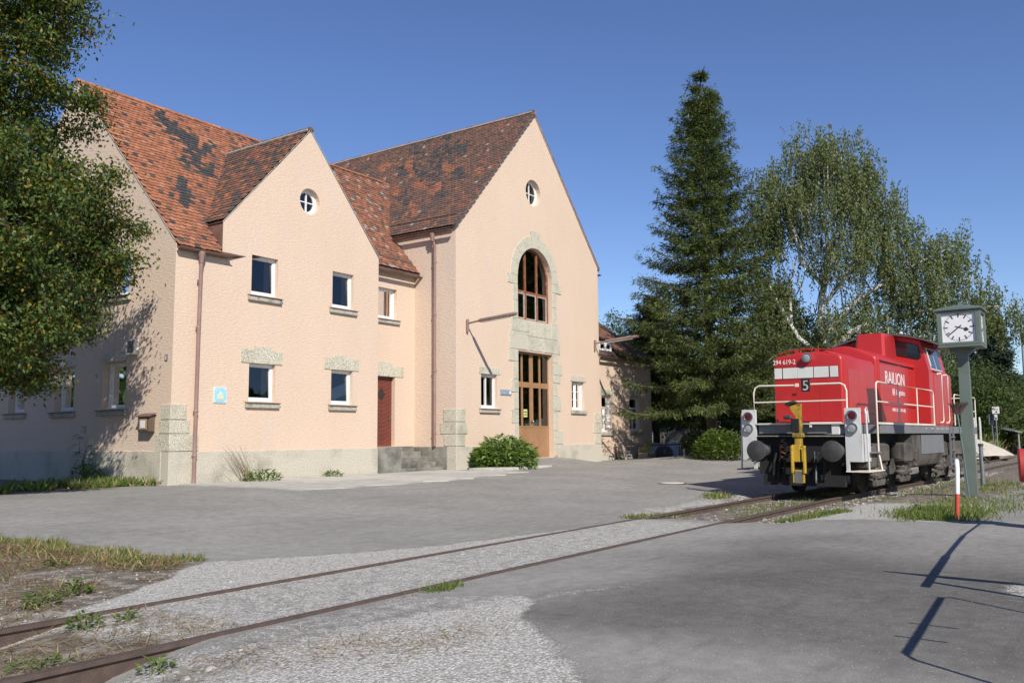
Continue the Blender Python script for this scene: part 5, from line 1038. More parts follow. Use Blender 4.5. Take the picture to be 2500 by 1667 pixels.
# bogies
WHEELM = M('wheel_grime', (.035, .03, .027), .75, .3, 6, dirt=(.07, .05, .04), dscale=5)
def bogie(cx):
    lp(MB().box(cx-1.9, cx+1.9, -.70, .70, .45, 1.40), 'bogie_frame', BLACK)
    for sg in (-1, 1):
        fr2 = MB().prism([(cx-2.0, .72), (cx-1.7, .95), (cx-.8, .95), (cx-.4, .62), (cx+.4, .62), (cx+.8, .95), (cx+1.7, .95), (cx+2.0, .72), (cx+1.9, .62), (cx+.9, .60), (cx+.5, .42), (cx-.5, .42), (cx-.9, .60), (cx-1.9, .62)], lambda a, b: (a, sg*1.03, b), lambda a, b: (a, sg*1.10, b)); fr2 = lp(fr2, 'side_frame', BOGIE)
        for ax in (-1.25, 1.25):
            c = cx+ax
            lp(MB().lathe((c, sg*.70, .55), (0, sg, 0), [(-.02, .57), (.0, .57), (.012, .55), (.13, .55), (.135, .50), (.10, .44), (.12, .18), (.16, .14)], 28), 'wheel', WHEELM, None, 35)
            lp(MB().box(c-.17, c+.17, *sorted((sg*1.02, sg*1.26)), .36, .74, b=.03), 'axle_box', BOGIE)
            lp(MB().prism([(c-.62, .30), (c-.5, .20), (c+.5, .20), (c+.62, .30), (c+.45, .42), (c-.45, .42)], lambda a, b: (a, sg*1.12, b), lambda a, b: (a, sg*1.2, b)), 'equaliser', BOGIE)
            for dx, rr2 in ((-.40, .25), (.36, .21)):
                lp(MB().lathe((c+dx, sg*1.16, .86), (0, 0, 1), [(-.10, rr2*.7), (-.06, rr2), (.30, rr2), (.33, rr2*.85), (.36, rr2*.5)], 18), 'spring_pot', BOGIE, None, 40)
                lp(MB().lathe((c+dx, sg*1.16, .40), (0, 0, 1), [(0, .12), (.06, .15), (.12, .10), (.20, .14), (.28, .10), (.38, .13)], 12), 'spring', BOGIE, None, 40)
            lp(MB().box(c-.72, c-.62, sg*.80, sg*.92, .25, .9, b=.02), 'brake_shoe', BOGIE)
bogie(3.72); bogie(10.6)
lp(MB().box(1.0, 1.93, -1.38, -1.05, .66, 1.16, b=.04), 'sand_box', BOGIE); lp(MB().box(4.35, 5.1, -1.40, -1.0, .70, 1.20, b=.05), 'sand_box', BOGIE)
tk = MB().prism([(-1.36, 1.42), (-1.38, .85), (-1.25, .58), (-1.0, .50), (1.0, .50), (1.25, .58), (1.38, .85), (1.36, 1.42)], lambda a, b: (5.2, a, b), lambda a, b: (9.0, a, b)); tk = lp(tk, 'fuel_tank', BOGIE, None, 30)
lp(MB().box(6.15, 8.9, -1.40, -1.365, .88, 1.41, b=.01), 'battery_box', FRAME, tk)
for z in (.62, .78, .98): lp(MB().lathe((5.4, -1.34, z), (0, -1, 0), [(0, .05), (.05, .05), (.07, .03)], 10), 'tank_valve', BOGIE, tk)
ld = MB()
for x in (9.62, 10.1): ld.box(x-.025, x+.025, -1.47, -1.42, .45, 1.66)
for z in (.5, .92, 1.32): ld.box(9.62, 10.1, -1.50, -1.40, z, z+.03)
lp(ld, 'cab_ladder', FRAME)
lp(MB().box(12.6, 13.5, -1.36, -1.05, .66, 1.2, b=.04), 'sand_box', BOGIE)
lp(MB().box(2.05, 6.0, -1.0, 1.0, 1.0, 1.44), 'underframe', BLACK); lp(MB().box(9.0, 13.4, -1.0, 1.0, 1.0, 1.44), 'underframe', BLACK)

# ------------------------------------------------------------------ station clock and things beside the track
GREEN = M('grey_green_paint', (.13, .16, .135), .5, .12, 4, spec=.5, dirt=(.10, .115, .095))
ck = thing('station_clock', 'square grey-green platform clock on a tall post showing twenty to four', 'clock', (22.5, 2.96, g1(22.5, 2.96)))
cy, hw = 2.96, .42
MB().prism([(-.13, 0), (.13, 0), (.105, 1), (-.105, 1)], lambda a, b: (22.5-.12+(.02 if b > .5 else 0), cy+a, -.15+3.35*b), lambda a, b: (22.5+.12-(.02 if b > .5 else 0), cy+a, -.15+3.35*b)).part('post', GREEN, ck)
MB().prism([(-.105, 3.2), (.105, 3.2), (.30, 3.38), (-.30, 3.38)], lambda a, b: (22.5-.1, cy+a, b), lambda a, b: (22.5+.1, cy+a, b)).part('bracket', GREEN, ck)
bxm = MB().box(22.10, 22.90, cy-.40, cy+.40, 3.40, 4.22); bxm = bxm.part('case', GREEN, ck)
MB().box(22.05, 22.95, cy-.45, cy+.45, 3.37, 3.43, b=.01).part('case_base', GREEN, ck)
rfm = MB(); rfm.add([(22.0, cy-.50, 4.22), (22.99, cy-.50, 4.22), (22.99, cy+.50, 4.22), (22.0, cy+.50, 4.22), (22.0, cy-.50, 4.26), (22.99, cy-.50, 4.26), (22.99, cy+.50, 4.26), (22.0, cy+.50, 4.26), (22.5, cy, 4.40)], [(0, 3, 2, 1), (0, 1, 5, 4), (1, 2, 6, 5), (2, 3, 7, 6), (3, 0, 4, 7), (4, 5, 8), (5, 6, 8), (6, 7, 8), (7, 4, 8)]).box(22.45, 22.55, cy-.04, cy+.04, 4.38, 4.45); rfm.part('roof', GREEN, ck)
FACE = M('clock_face_white', (.74, .73, .73), .4, .03, 4); INK = M('clock_ink', (.03, .035, .035), .5, .1, 4)
def dial(mp, nm):
    fr_ = MB()
    for a, b, c_, d_ in ((-.44, .44, 3.43, 3.49), (-.44, .44, 4.15, 4.21), (-.44, -.345, 3.49, 4.15), (.345, .44, 3.49, 4.15)):
        A = mp(a, c_, .055); B = mp(b, d_, 0); fr_.box(*sorted((A[0], B[0])), *sorted((A[1], B[1])), c_, d_, b=.006)
    fr_.part('bezel', GREEN, ck)
    f = MB(); f.add([mp(-.345, 3.49, .004), mp(.345, 3.49, .004), mp(.345, 4.15, .004), mp(-.345, 4.15, .004)], [(0, 1, 2, 3)]); f = f.part('face', FACE, ck)
    mk = MB(); zc = 3.825
    for k in range(60):
        a = 2*math.pi*k/60; big = k % 5 == 0; r1, r0_, w_ = (.318, .225, .013) if big else (.315, .288, .005)
        s_, c_ = math.sin(a), math.cos(a); mk.add([mp(s_*r+q*c_*w_, zc+c_*r-q*s_*w_, .007) for r, q in ((r0_, -1), (r0_, 1), (r1, 1), (r1, -1))], [(0, 1, 2, 3)])
    mk.part('minute_marks', INK, f)
    for ang, L0, L1, w_, nm2 in ((2*math.pi*38.5/60, -.07, .30, .012, 'minute_hand'), (2*math.pi*(3+38.5/60)/12, -.08, .13, .008, 'hour_hand')):
        s_, c_ = math.sin(ang), math.cos(ang); h_ = MB().add([mp(s_*r+q*c_*w_, zc+c_*r-q*s_*w_, .012) for r, q in ((L0, -1), (L0, 1), (L1, 1), (L1, -1))], [(0, 1, 2, 3)])
        if 'hour' in nm2: h_.add([mp(s_*r+q*c_, zc+c_*r-q*s_, .013) for r, q in ((.12, -.03), (.12, .03), (.16, .045), (.22, 0), (.16, -.045))], [(0, 1, 2, 3, 4)])
        h_.part(nm2, INK, f)
dial(lambda a, z, d: (22.10-d, cy-a, z), 'front'); dial(lambda a, z, d: (22.5+a, cy-.40-d, z), 'side')
# broom leaning on the post
br = thing('broom', 'birch besom broom leaning bristles up against the clock post', 'broom', (22.2, 3.02, g1(22.2, 3.02)))
MB().tube([(21.95, 2.95, g1(21.95, 2.95)-.01), (22.08, 3.03, 1.0), (22.22, 3.12, 1.92)], .017, 7).part('handle', paint('broom_handle_green', (.10, .15, .14)), br)
bb = MB()
for k in range(90):
    a = rng.uniform(-1, 1); b = rng.uniform(-.5, .5); bb.tube([(22.2, 3.11+a*.05, 1.84+rng.uniform(0, .08)), (22.2+b*.1, 3.09+a*.22, 2.12+rng.uniform(-.03, .03))], [.007, .003], 4)
bb.part('bristles', M('broom_twigs', (.10, .06, .05), .9, .4, 12), br)
# red and white hoop
hp = thing('hoop_barrier', 'red and white bent tube hoop beside the clock post', 'barrier', (16.9, 2.4, g1(16.9, 2.4)))
RW = paint('barrier_red', (.50, .06, .035), .55, (.35, .05, .03)); WW = paint('barrier_white', (.75, .76, .76), .5)
A1, B1 = Vector((16.35, 2.40, -.1)), Vector((17.45, 2.56, -.1)); T1, T2 = Vector((16.50, 2.37, .83)), Vector((16.98, 2.44, .92))
MB().tube([A1, A1.lerp(T1, .55)], .035, 10).part('tube', RW, hp, 50); MB().tube([B1, B1.lerp(T2, .6)], .035, 10).part('tube', RW, hp, 50)
MB().tube([A1.lerp(T1, .55), T1, T1.lerp(T2, .25)+Vector((0, 0, .09)), T1.lerp(T2, .7)+Vector((0, 0, .06)), T2, B1.lerp(T2, .6)], .0355, 10).part('tube', WW, hp, 50)
pp = thing('pipe_post', 'thin grey pipe post behind the clock', 'post', (27.5, 3.32, g1(27.5, 3.32)))
MB().tube([(27.5, 3.33, -.3), (27.5, 3.33, 1.1)], .055, 12).part('pipe', M('galvanised', (.22, .24, .25), .5, .2, 6, metal=.5), pp, 50); MB().lathe((27.5, 3.33, 1.08), (0, 0, 1), [(0, .07), (.06, .07), (.07, .05)], 12).tube([(27.5, 3.3, .78), (27.45, 3.22, .72), (27.5, 3.15, .62)], .03, 6).part('clamp', STEELD, pp)
st = thing('steel_stub', 'short dark steel stub sticking out of the grass left of the hoop', 'stub', (18.0, 3.34, 0)); MB().tube([(18.0, 3.34, -.12), (18.06, 3.30, .1)], .06, 8).part('stub_bar', STEELD, st)
# level crossing barrier just outside the frame: its red weight peeks in, its shadow crosses the asphalt
bar = thing('crossing_barrier', 'red cylinder weight of a crossing barrier cut by the right edge of the picture', 'barrier', (15.2, 1.05, 0))
MB().lathe((15.25, 1.36, .93), (.12, -1, 0), [(0, .23), (.02, .25), (.55, .25), (.57, .23)], 28).part('counterweight', paint('weight_red', (.42, .045, .035), .55, (.25, .03, .025)), bar, 40)
MB().tube([(15.2, .95, .95), (13.0, .86, 1.0)], .016, 10).part('boom', WW, bar); MB().tube([(13.0, .86, 1.0), (10.6, .69, 1.02)], .023, 10).part('boom', RW, bar); MB().tube([(10.6, .69, 1.02), (8.15, .47, 1.05)], .033, 10).part('boom', WW, bar)
MB().tube([(9.1, -.10, .55), (8.8, .35, 1.1), (8.68, .60, 1.42)], [.05, .07, .02], 8).part('crank_arm', RW, bar); MB().box(8.95, 9.2, -.35, -.1, -.1, .75).part('winch_box', STEELD, bar); MB().box(15.0, 15.4, .75, .95, -.1, .75).part('stand', STEELD, bar)
MB().tube([(8.5, .2, 0), (8.5, .5, 1.0)], .04, 8).part('stand', STEELD, bar)
gr = thing('guard_hoop', 'tubular guard hoop casting the angular shadow in the right foreground', 'barrier', (6.5, .12, 0))
MB().tube([(5.30, .07, -.1), (5.28, .06, 1.02), (5.33, .06, 1.08), (7.6, .19, 1.10), (7.69, .19, 1.04), (7.69, .19, -.1)], .016, 8).part('tube', RW, gr); MB().tube([(5.36, .065, 1.09), (7.6, .19, 1.11)], .022, 8).part('top_beam', WW, gr)
for x in (5.9, 6.4): MB().tube([(x, .0, 1.0), (x, .3, 1.03)], .012, 5).part('hook', STEELD, gr)

# ------------------------------------------------------------------ fittings on the walls
mt_ = bpy.data.materials
def fit(name, label, cat, loc, group=None): return thing(name, label, cat, loc, group)
nb_ = fit('notice_box', 'small brown notice box with glazed door on the house end wall', 'notice box', (13.4, 20.87, 1.66))
MB().box(13.30, 13.47, 20.62, 21.12, 1.66, 2.06, b=.01).part('case', M('brown_box_paint', (.12, .085, .06), .5, .15, 6), nb_); MB().add([(13.25, 20.56, 2.04), (13.25, 21.18, 2.04), (13.47, 21.18, 2.12), (13.47, 20.56, 2.12), (13.25, 20.56, 2.06), (13.25, 21.18, 2.06), (13.47, 21.18, 2.14), (13.47, 20.56, 2.14)], [(0, 1, 2, 3), (4, 7, 6, 5), (0, 4, 5, 1), (1, 5, 6, 2), (3, 2, 6, 7), (0, 3, 7, 4)]).part('lid', FLASH, nb_)
MB().box(13.285, 13.30, 20.70, 21.04, 1.71, 2.0, b=.006).part('door', M('box_frame_wood', (.30, .20, .10), .6, .2, 8), nb_); MB().box(13.279, 13.285, 20.76, 20.98, 1.755, 1.955).part('notice', FACE, nb_); MB().box(13.275, 13.30, 21.05, 21.08, 1.85, 1.89).part('lock', CHROME, nb_)
ve = fit('wall_vent', 'white framed louvre vent high on the house end wall', 'vent', (13.45, 21.75, 3.72))
v = MB(); 
for a, b, c_, d_ in ((21.53, 21.97, 3.72, 3.77), (21.53, 21.97, 4.08, 4.13), (21.53, 21.58, 3.77, 4.08), (21.92, 21.97, 3.77, 4.08)): v.box(13.38, 13.50, a, b, c_, d_, b=.006)
v.part('frame', PANELW, ve)
for k in range(7): MB().add([(13.40, 21.58, 3.775+k*.043), (13.40, 21.92, 3.775+k*.043), (13.45, 21.92, 3.82+k*.043), (13.45, 21.58, 3.82+k*.043), (13.405, 21.58, 3.77+k*.043), (13.405, 21.92, 3.77+k*.043), (13.455, 21.92, 3.815+k*.043), (13.455, 21.58, 3.815+k*.043)], [(0, 1, 2, 3), (4, 7, 6, 5), (0, 4, 5, 1), (3, 2, 6, 7)]).part('slat', M('louvre_grey', (.34, .34, .32), .6, .1, 6) if k == 0 else mt_['louvre_grey'], ve)
hn = fit('house_number', 'tiny dark house number plate reading 1 near the corner', 'sign', (13.48, 20.26, 3.5)); MB().box(13.482, 13.497, 20.205, 20.315, 3.475, 3.635, b=.003).part('plate', M('enamel_blue', (.04, .05, .09), .3, .05, 5), hn); text_mb('1', lambda a, b, e: (13.482-e, 20.275-a, 3.495+b), .035, .12).part('digit', TXT, hn)
mu_ = fit('mural_tile', 'small light blue mural panel with pale yellow building on the house front', 'mural', (14.97, 19.98, 2.41))
MB().box(14.76, 15.185, 19.975, 19.998, 2.415, 2.85, b=.004).part('frame', M('mural_border', (.62, .68, .60), .6, .1, 9), mu_)
MB().box(14.785, 15.16, 19.968, 19.976, 2.44, 2.825).part('field', M('mural_blue', (.30, .60, .74), .5, .16, 9, dirt=(.48, .66, .72), dscale=6), mu_)
yl = M('mural_yellow', (.66, .62, .40), .6, .15, 14)
MB().prism([(14.88, 2.52), (15.07, 2.52), (15.07, 2.63), (15.05, 2.65), (14.9, 2.65), (14.88, 2.63)], lambda a, b: (a, 19.962, b), lambda a, b: (a, 19.969, b)).part('building_shape', yl, mu_)
MB().prism([(14.92, 2.655), (15.03, 2.655), (14.975, 2.74)], lambda a, b: (a, 19.962, b), lambda a, b: (a, 19.969, b)).part('gable_shape', M('mural_pale', (.70, .72, .66), .6, .1, 12), mu_)
for a, b in ((14.80, 2.455), (15.11, 2.455), (14.80, 2.77), (15.11, 2.77)): MB().prism([(a, b), (a+.035, b), (a+.035, b+.035), (a, b+.035)], lambda p_, q_: (p_, 19.963, q_), lambda p_, q_: (p_, 19.969, q_)).part('corner_leaf', mt_['mural_pale'], mu_)
pq = fit('wall_plaque', 'blue-grey plaque with white square left of the bronze door', 'plaque', (28.35, 19.97, 3.1)); MB().box(27.98, 28.72, 19.965, 19.997, 3.11, 3.32, b=.004).part('plate', M('plaque_blue', (.25, .30, .38), .4, .06, 5), pq); MB().box(28.55, 28.68, 19.958, 19.966, 3.16, 3.28).part('white_square', FACE, pq)
for k in range(2): MB().box(28.03, 28.40-.08*k, 19.961, 19.966, 3.235-.05*k, 3.25-.05*k).part('text_line', M('plaque_text', (.5, .54, .6), .5, .05, 5) if k == 0 else mt_['plaque_text'], pq)
nt_ = fit('door_notice', 'small yellow paper notice inside the left leaf of the bronze door', 'notice', (30.05, 20.2, 2.5)); MB().box(29.93, 30.20, 20.222, 20.226, 2.28, 2.60).part('paper', M('yellow_paper', (.62, .62, .22), .7, .06, 5), nt_)
for k in range(2): MB().box(29.96, 30.17, 20.218, 20.221, 2.36+.11*k, 2.40+.11*k).part('text_line', INK, nt_)
LAMPB = M('lamp_brown_paint', (.24, .165, .14), .5, .15, 5)
for xw, zt, lab in ((25.83, 5.80, 'long tube wall lamp on a bracket near the left corner of the hall'), (35.5, 5.86, 'long tube wall lamp on a bracket at the right corner of the hall')):
    wl = fit('wall_lamp', lab, 'lamp', (xw, 19.95, zt-.4), 'wall lamps on the station hall')
    MB().tube([(xw, 19.93, zt-.42), (xw, 19.93, zt+.05)], .05, 12).box(xw-.03, xw+.03, 19.93, 19.998, zt-.3, zt-.05).part('bracket', LAMPB, wl, 40)
    MB().tube([(xw, 19.9, zt-.10), (xw, 19.42, zt-.05)], .035, 10).part('arm', LAMPB, wl, 40)
    MB().tube([(xw, 19.42, zt-.05), (xw, 19.34, zt-.04), (xw, 17.9, zt+.06), (xw, 17.7, zt+.07)], [.045, .075, .075, .05], 12).part('lamp_housing', LAMPB, wl, 40)
    MB().tube([(xw, 19.25, zt-.09), (xw, 18.0, zt+.0)], .045, 10).part('tube_cover', M('lamp_diffuser', (.62, .60, .55), .3, .05, 5) if xw < 30 else mt_['lamp_diffuser'], wl, 40)
# pavement in front of the house: single slabs
ap = bpy.data.objects.new('pavement', None); COL.objects.link(ap); tag(ap, kind='structure')
SL2 = M('pale_concrete_slab_b', (.44, .425, .375), .95, .15, 3, .4, 70, dirt=(.27, .26, .23), dirt_th=(.5, .8))
xe = [13.72, 15.85, 18.05, 20.2, 22.3, 24.4]; ye = [15.35, 17.6, 19.92]
for i in range(5):
    for j in range(2):
        x0, x1, y0, y1 = xe[i]+.012, xe[i+1]-.012, ye[j]+.012, ye[j+1]-.012
        if i >= 4: y1 = min(y1, 19.9)
        if i == 4 and j == 0: y0 = 16.4
        if i == 3 and j == 0: y0 = 15.8
        n = 8; dz = .018+rng.uniform(0, .014); mb = MB(); vs_ = []
        for a in range(n+1):
            for b in range(n+1):
                x = x0+(x1-x0)*a/n; y = y0+(y1-y0)*b/n
                if a in (0, n): x += rng.normal(0, .006)
                if b in (0, n): y += rng.normal(0, .006)+(.12*math.sin(a*.9+i) if (j == 0 and b == 0) else 0)
                vs_.append((x, y, g1(x, y)+dz))
        mb.add(vs_, [(a*(n+1)+b, (a+1)*(n+1)+b, (a+1)*(n+1)+b+1, a*(n+1)+b+1) for a in range(n) for b in range(n)])
        rim = [a*(n+1) for a in range(n+1)]+[n*(n+1)+b for b in range(1, n+1)]+[a*(n+1)+n for a in range(n-1, -1, -1)]+[b for b in range(n-1, 0, -1)]
        k0 = len(mb.v); mb.add([(vs_[q][0], vs_[q][1], vs_[q][2]-.08) for q in rim], []); 
        for q in range(len(rim)): mb.f.append((rim[q], rim[(q+1) % len(rim)], k0+(q+1) % len(rim), k0+q)); mb.mi.append(0)
        mb.part('slab', random.choice((SLAB, SL2)), ap)
st_ = MB(); 
MB().box(24.5, 28.4, 17.9, 18.9, g1(26, 18.4)-.1, g1(26, 18.4)+.10, b=.02).part('kerb_slab', SLAB, ap)
mh = fit('manhole_cover', 'round pale manhole cover with rusty rim in the asphalt', 'manhole', (23.9, 10.95, g1(23.9, 10.95)))
z = g1(23.9, 10.95); MB().lathe((23.9, 10.95, z-.05), (0, 0, 1), [(0, .42), (.066, .42), (.066, .35), (.05, .35)], 32, cap=False).part('rim', RUST, mh); MB().lathe((23.9, 10.95, z-.03), (0, 0, 1), [(0, .345), (.058, .345), (.06, .1)], 32).part('lid', M('pale_lid', (.62, .60, .55), .8, .12, 6), mh)

# ------------------------------------------------------------------ clutter by the annex
zf = lambda x, y: g1(x, y)
rl = fit('rail_fence', 'low rusty pipe railing in front of the clutter beside the annex', 'fence', (40, 19.3, zf(40, 19.3)))
RP = M('rusty_pipe', (.13, .075, .055), .7, .3, 8)
pts = [(37.27, 20.0), (39.2, 19.7), (42.03, 18.8), (42.6, 18.7), (44.6, 18.2)]
MB().tube([(x, y, zf(x, y)+.62) for x, y in pts], .028, 8).part('rail', RP, rl)
for x, y in pts[:-1]+[(44.6, 18.2)]: MB().tube([(x, y, zf(x, y)-.15), (x, y, zf(x, y)+.62)], .026, 8).part('post', RP, rl)
MB().tube([(42.75, 18.65, zf(42.7, 18.65)-.1), (42.4, 18.7, 1.8)], .022, 6).part('tall_stake', RP, rl)
PW = M('pallet_wood', (.30, .27, .23), .9, .35, 8, .5, 60)
def pallet(loc, lean, rz, lab):
    t = fit('wooden_pallet', lab, 'pallet', loc, 'wooden pallets leaning by the annex'); t.rotation_euler = (lean, 0, rz)
    for k in range(5): MB().box(-.6, .6, -.012, .012, .02+k*.17, .12+k*.17, b=.003).part('board', PW, t, local=True)
    for x in (-.55, 0, .55): MB().box(x-.05, x+.05, .012, .10, .0, .82, b=.003).part('bearer', PW, t, local=True)
pallet((38.75, 20.0, zf(38.7, 20)-.01), R(-22), R(6), 'grey wooden pallet leaning nearest the planter box'); pallet((38.2, 20.15, zf(38.2, 20.1)-.01), R(-14), R(58), 'grey wooden pallet turned edge on at the annex corner')
pb = fit('planter_box', 'small slatted wooden planter box with dry grass by the railing', 'planter', (39.65, 19.45, zf(39.6, 19.45)))
for k in range(3): MB().box(39.15, 40.1, 19.2, 19.7, zf(39.6, 19.4)+.0+k*.1, zf(39.6, 19.4)+.085+k*.1, b=.008).part('slat', M('planter_wood', (.34, .26, .20), .9, .25, 8, .4, 50) if k == 0 else mt_['planter_wood'], pb)
n = 130; C = np.stack([rng.uniform(39.25, 40.0, n), rng.uniform(19.25, 19.65, n), np.full(n, zf(39.6, 19.4)+.28)], 1); D = np.stack([rng.normal(0, .3, n), rng.normal(0, .3, n), np.ones(n)], 1)
leaves('grass_tuft', C, D, rdir(n), rng.uniform(.25, .75, n), .02, pick(n, [.3, .3, .25, .15]), GG, pb)
TARP = M('grey_tarpaulin', (.50, .52, .53), .4, .3, 3, .8, 5, dirt=(.12, .13, .13)); 
def lump(name, lab, cat, c, r_, mat, seed, ns=14, flat=0, group=None):
    t = fit(name, lab, cat, (c[0], c[1], zf(c[0], c[1])), group); mb = MB(); nu, nv = 22, 9; vs_ = []; q = np.random.default_rng(seed); ph = q.uniform(0, 6, 6)
    for j in range(nv):
        e = math.pi/2*j/(nv-1)
        for i in range(nu):
            a = 2*math.pi*i/nu; rr2 = 1+.13*math.sin(3*a+ph[0])+.09*math.sin(5*a+ph[1]+e*3)+q.normal(0, .035); vs_.append((c[0]+r_[0]*math.cos(a)*math.cos(e)**.6*rr2, c[1]+r_[1]*math.sin(a)*math.cos(e)**.6*rr2, zf(c[0], c[1])-.05+r_[2]*math.sin(e)**.8*(1+.06*math.sin(4*a+ph[2]))))
    mb.add(vs_, [(j*nu+i, j*nu+(i+1) % nu, (j+1)*nu+(i+1) % nu, (j+1)*nu+i) for j in range(nv-1) for i in range(nu)]); mb.part('sheet', mat, t, 30); return t
lump('tarp_pile', 'large heap under a grey tarpaulin behind the railing', 'tarp heap', (46.6, 20.0), (1.7, 1.3, 1.5), TARP, 3)
lump('tarp_pile', 'low pile under pale blue plastic sheet left of the big heap', 'tarp heap', (42.9, 19.6), (.55, .5, .72), M('blue_plastic', (.5, .58, .64), .3, .25, 4, .7, 6), 5)
lump('tarp_pile', 'long low stack under a silver sheet close to the annex wall', 'tarp heap', (42.9, 20.6), (1.3, .6, .78), M('silver_sheet', (.58, .61, .63), .3, .25, 4, .6, 6), 8)
bdp = fit('leaning_board', 'brown board leaning against the tarpaulin heap', 'board', (44.9, 19.2, zf(44.9, 19.2))); MB().add([(44.3, 18.9, .45), (45.2, 18.75, .45), (45.6, 19.15, 1.75), (44.9, 19.25, 1.62), (44.3, 18.95, .45), (45.2, 18.8, .45), (45.6, 19.2, 1.75), (44.9, 19.3, 1.62)], [(0, 1, 2, 3), (4, 7, 6, 5), (0, 4, 5, 1), (1, 5, 6, 2), (2, 6, 7, 3), (3, 7, 4, 0)]).part('panel', M('board_brown', (.30, .25, .20), .9, .2, 5), bdp)
lump('rubble_sack', 'dark refuse heap beside the planter box', 'heap', (41.3, 19.3), (.75, .4, .6), M('dark_plastic', (.06, .06, .065), .35, .4, 5, .7, 6), 11)
pk = fit('picket_fence', 'grey wooden picket fence in sunlight deep under the spruce', 'fence', (56, 24, zf(56, 24)))
PKM = M('picket_grey', (.42, .39, .33), .9, .25, 6)
me_p = MB().prism([(-.045, 0), (.045, 0), (.045, 2.2), (0, 2.28), (-.045, 2.2)], lambda a, b: (a, -.01, b), lambda a, b: (a, .01, b)).mesh('picket', PKM)
for k in range(58):
    o = link('picket', me_p, pk); o.location = (-6+k*.19, rng.normal(0, .01), rng.normal(0, .03)); o.rotation_euler = (0, rng.normal(0, .02), 0)
for z in (.5, 1.7): MB().box(50, 61, 24.02, 24.06, zf(56, 24)+z, zf(56, 24)+z+.08).part('rail', PKM, pk)

# ------------------------------------------------------------------ things far right
sg = fit('sign_post', 'white notice board on a pole with small sign beneath at the bank', 'sign', (60, 6.35, zf(60, 6.35)))
k_ = 60/66; z0 = zf(60, 6.35)
GALV = mt_['galvanised']
MB().tube([(60, 6.35, z0-.2), (60, 6.35, 3.05)], .035, 8).part('pole', GALV, sg); MB().box(59.94, 59.97, 6.14, 6.52, 2.64, 3.06, b=.004).part('board', FACE, sg); MB().box(59.935, 59.94, 6.25, 6.35, 2.70, 2.78).part('red_emblem', LENSR, sg); MB().box(59.94, 59.97, 6.27, 6.43, 2.28, 2.58, b=.003).part('small_board', FACE, sg); MB().box(59.935, 59.94, 6.30, 6.40, 2.32, 2.42).part('red_emblem', LENSR, sg)
for k in range(2): MB().box(59.935, 59.94, 6.2, 6.46, 2.90-.05*k, 2.915-.05*k).part('text_line', LENSR, sg)
s2 = fit('signal_box', 'small dark blue and white signal board left of the notice board', 'sign', (60.3, 6.62, zf(60, 6.62))); MB().tube([(60.3, 6.56, z0-.3), (60.3, 6.62, 2.0)], .03, 6).part('pole', GALV, s2); MB().box(60.25, 60.3, 6.50, 6.72, 2.0, 2.62, b=.004).part('board', M('dark_blue_board', (.03, .05, .10), .4, .1, 5), s2); MB().box(60.24, 60.25, 6.70, 6.76, 2.0, 2.62).part('edge_strip', FACE, s2)
dkk = fit('loading_deck', 'grey wire mesh ramp deck on the bank behind the sign', 'ramp', (64, 6.4, zf(64, 6.4)))
DM = M('deck_grey', (.30, .32, .31), .6, .2, 6)
MB().add([(64, 7.0, 1.85), (64, 5.5, 1.50), (66, 5.5, 1.50), (66, 7.0, 1.85), (64, 7.0, 1.93), (64, 5.5, 1.58), (66, 5.5, 1.58), (66, 7.0, 1.93)], [(0, 3, 2, 1), (4, 5, 6, 7), (0, 1, 5, 4), (1, 2, 6, 5), (2, 3, 7, 6), (3, 0, 4, 7)]).part('deck', DM, dkk)
for k in range(16): y = 5.55+k*.075; z = 1.52+(y-5.5)*.233; MB().tube([(63.95, y, z+.03), (63.95, y, z+.03+.34*(k+2)/18)], .012, 4).part('bar', DM, dkk)
for y in (5.6, 6.9): MB().tube([(64.2, y, zf(64, y)-.3), (64.2, y, 1.6)], .05, 6).part('leg', DM, dkk)
lpz = zf(80, 6.2); sp = fit('street_lamp', 'slender grey street lamp with curved arm at the right edge', 'street lamp', (80, 6.3, lpz))
MB().tube([(80, 6.32, lpz-.3), (80, 6.28, 6), (80, 6.27, 10.4), (80, 6.2, 10.75), (80, 6.0, 10.9), (80, 5.4, 11.0)], [.11, .09, .06, .05, .05, .04], 8).part('pole', GALV, sp, 50); MB().box(79.85, 80.15, 4.9, 5.6, 10.78, 10.92, b=.03).part('lamp_head', M('lamp_head_dark', (.12, .06, .07), .5, .1, 5), sp)
pu = fit('platform_sign', 'purple and white board cut by the right edge of the picture', 'sign', (72, 5.75, zf(72, 5.75))); MB().box(71.95, 72, 5.75, 5.92, 3.3, 4.36).part('white_board', FACE, pu); MB().box(71.94, 71.99, 5.1, 5.745, 3.0, 4.33).part('purple_board', M('purple_board', (.11, .045, .10), .5, .1, 5), pu); MB().tube([(72.0, 5.5, zf(72, 5.5)-.2), (72.0, 5.5, 3.1)], .05, 8).part('pole', GALV, pu)
sd = MB(); nr, na = 9, 26; vs_ = []; cxs, cys = 58.5, 7.5
for j in range(nr):
    r_ = 2.1*j/(nr-1)
    for i in range(na): a = 2*math.pi*i/na; vs_.append((cxs+r_*1.3*math.cos(a), cys+r_*math.sin(a), zf(cxs, cys)-.05+1.05*(1-j/(nr-1))**.8+rng.normal(0, .015)))
sd.add(vs_, [(j*na+i, j*na+(i+1) % na, (j+1)*na+(i+1) % na, (j+1)*na+i) for j in range(nr-1) for i in range(na)])
tag(sd.part('sand_heap', M('pale_sand', (.52, .47, .39), .95, .12, 3, .4, 60), None, 60), 'smooth pale sand heap behind the rear end of the locomotive', 'sand heap')

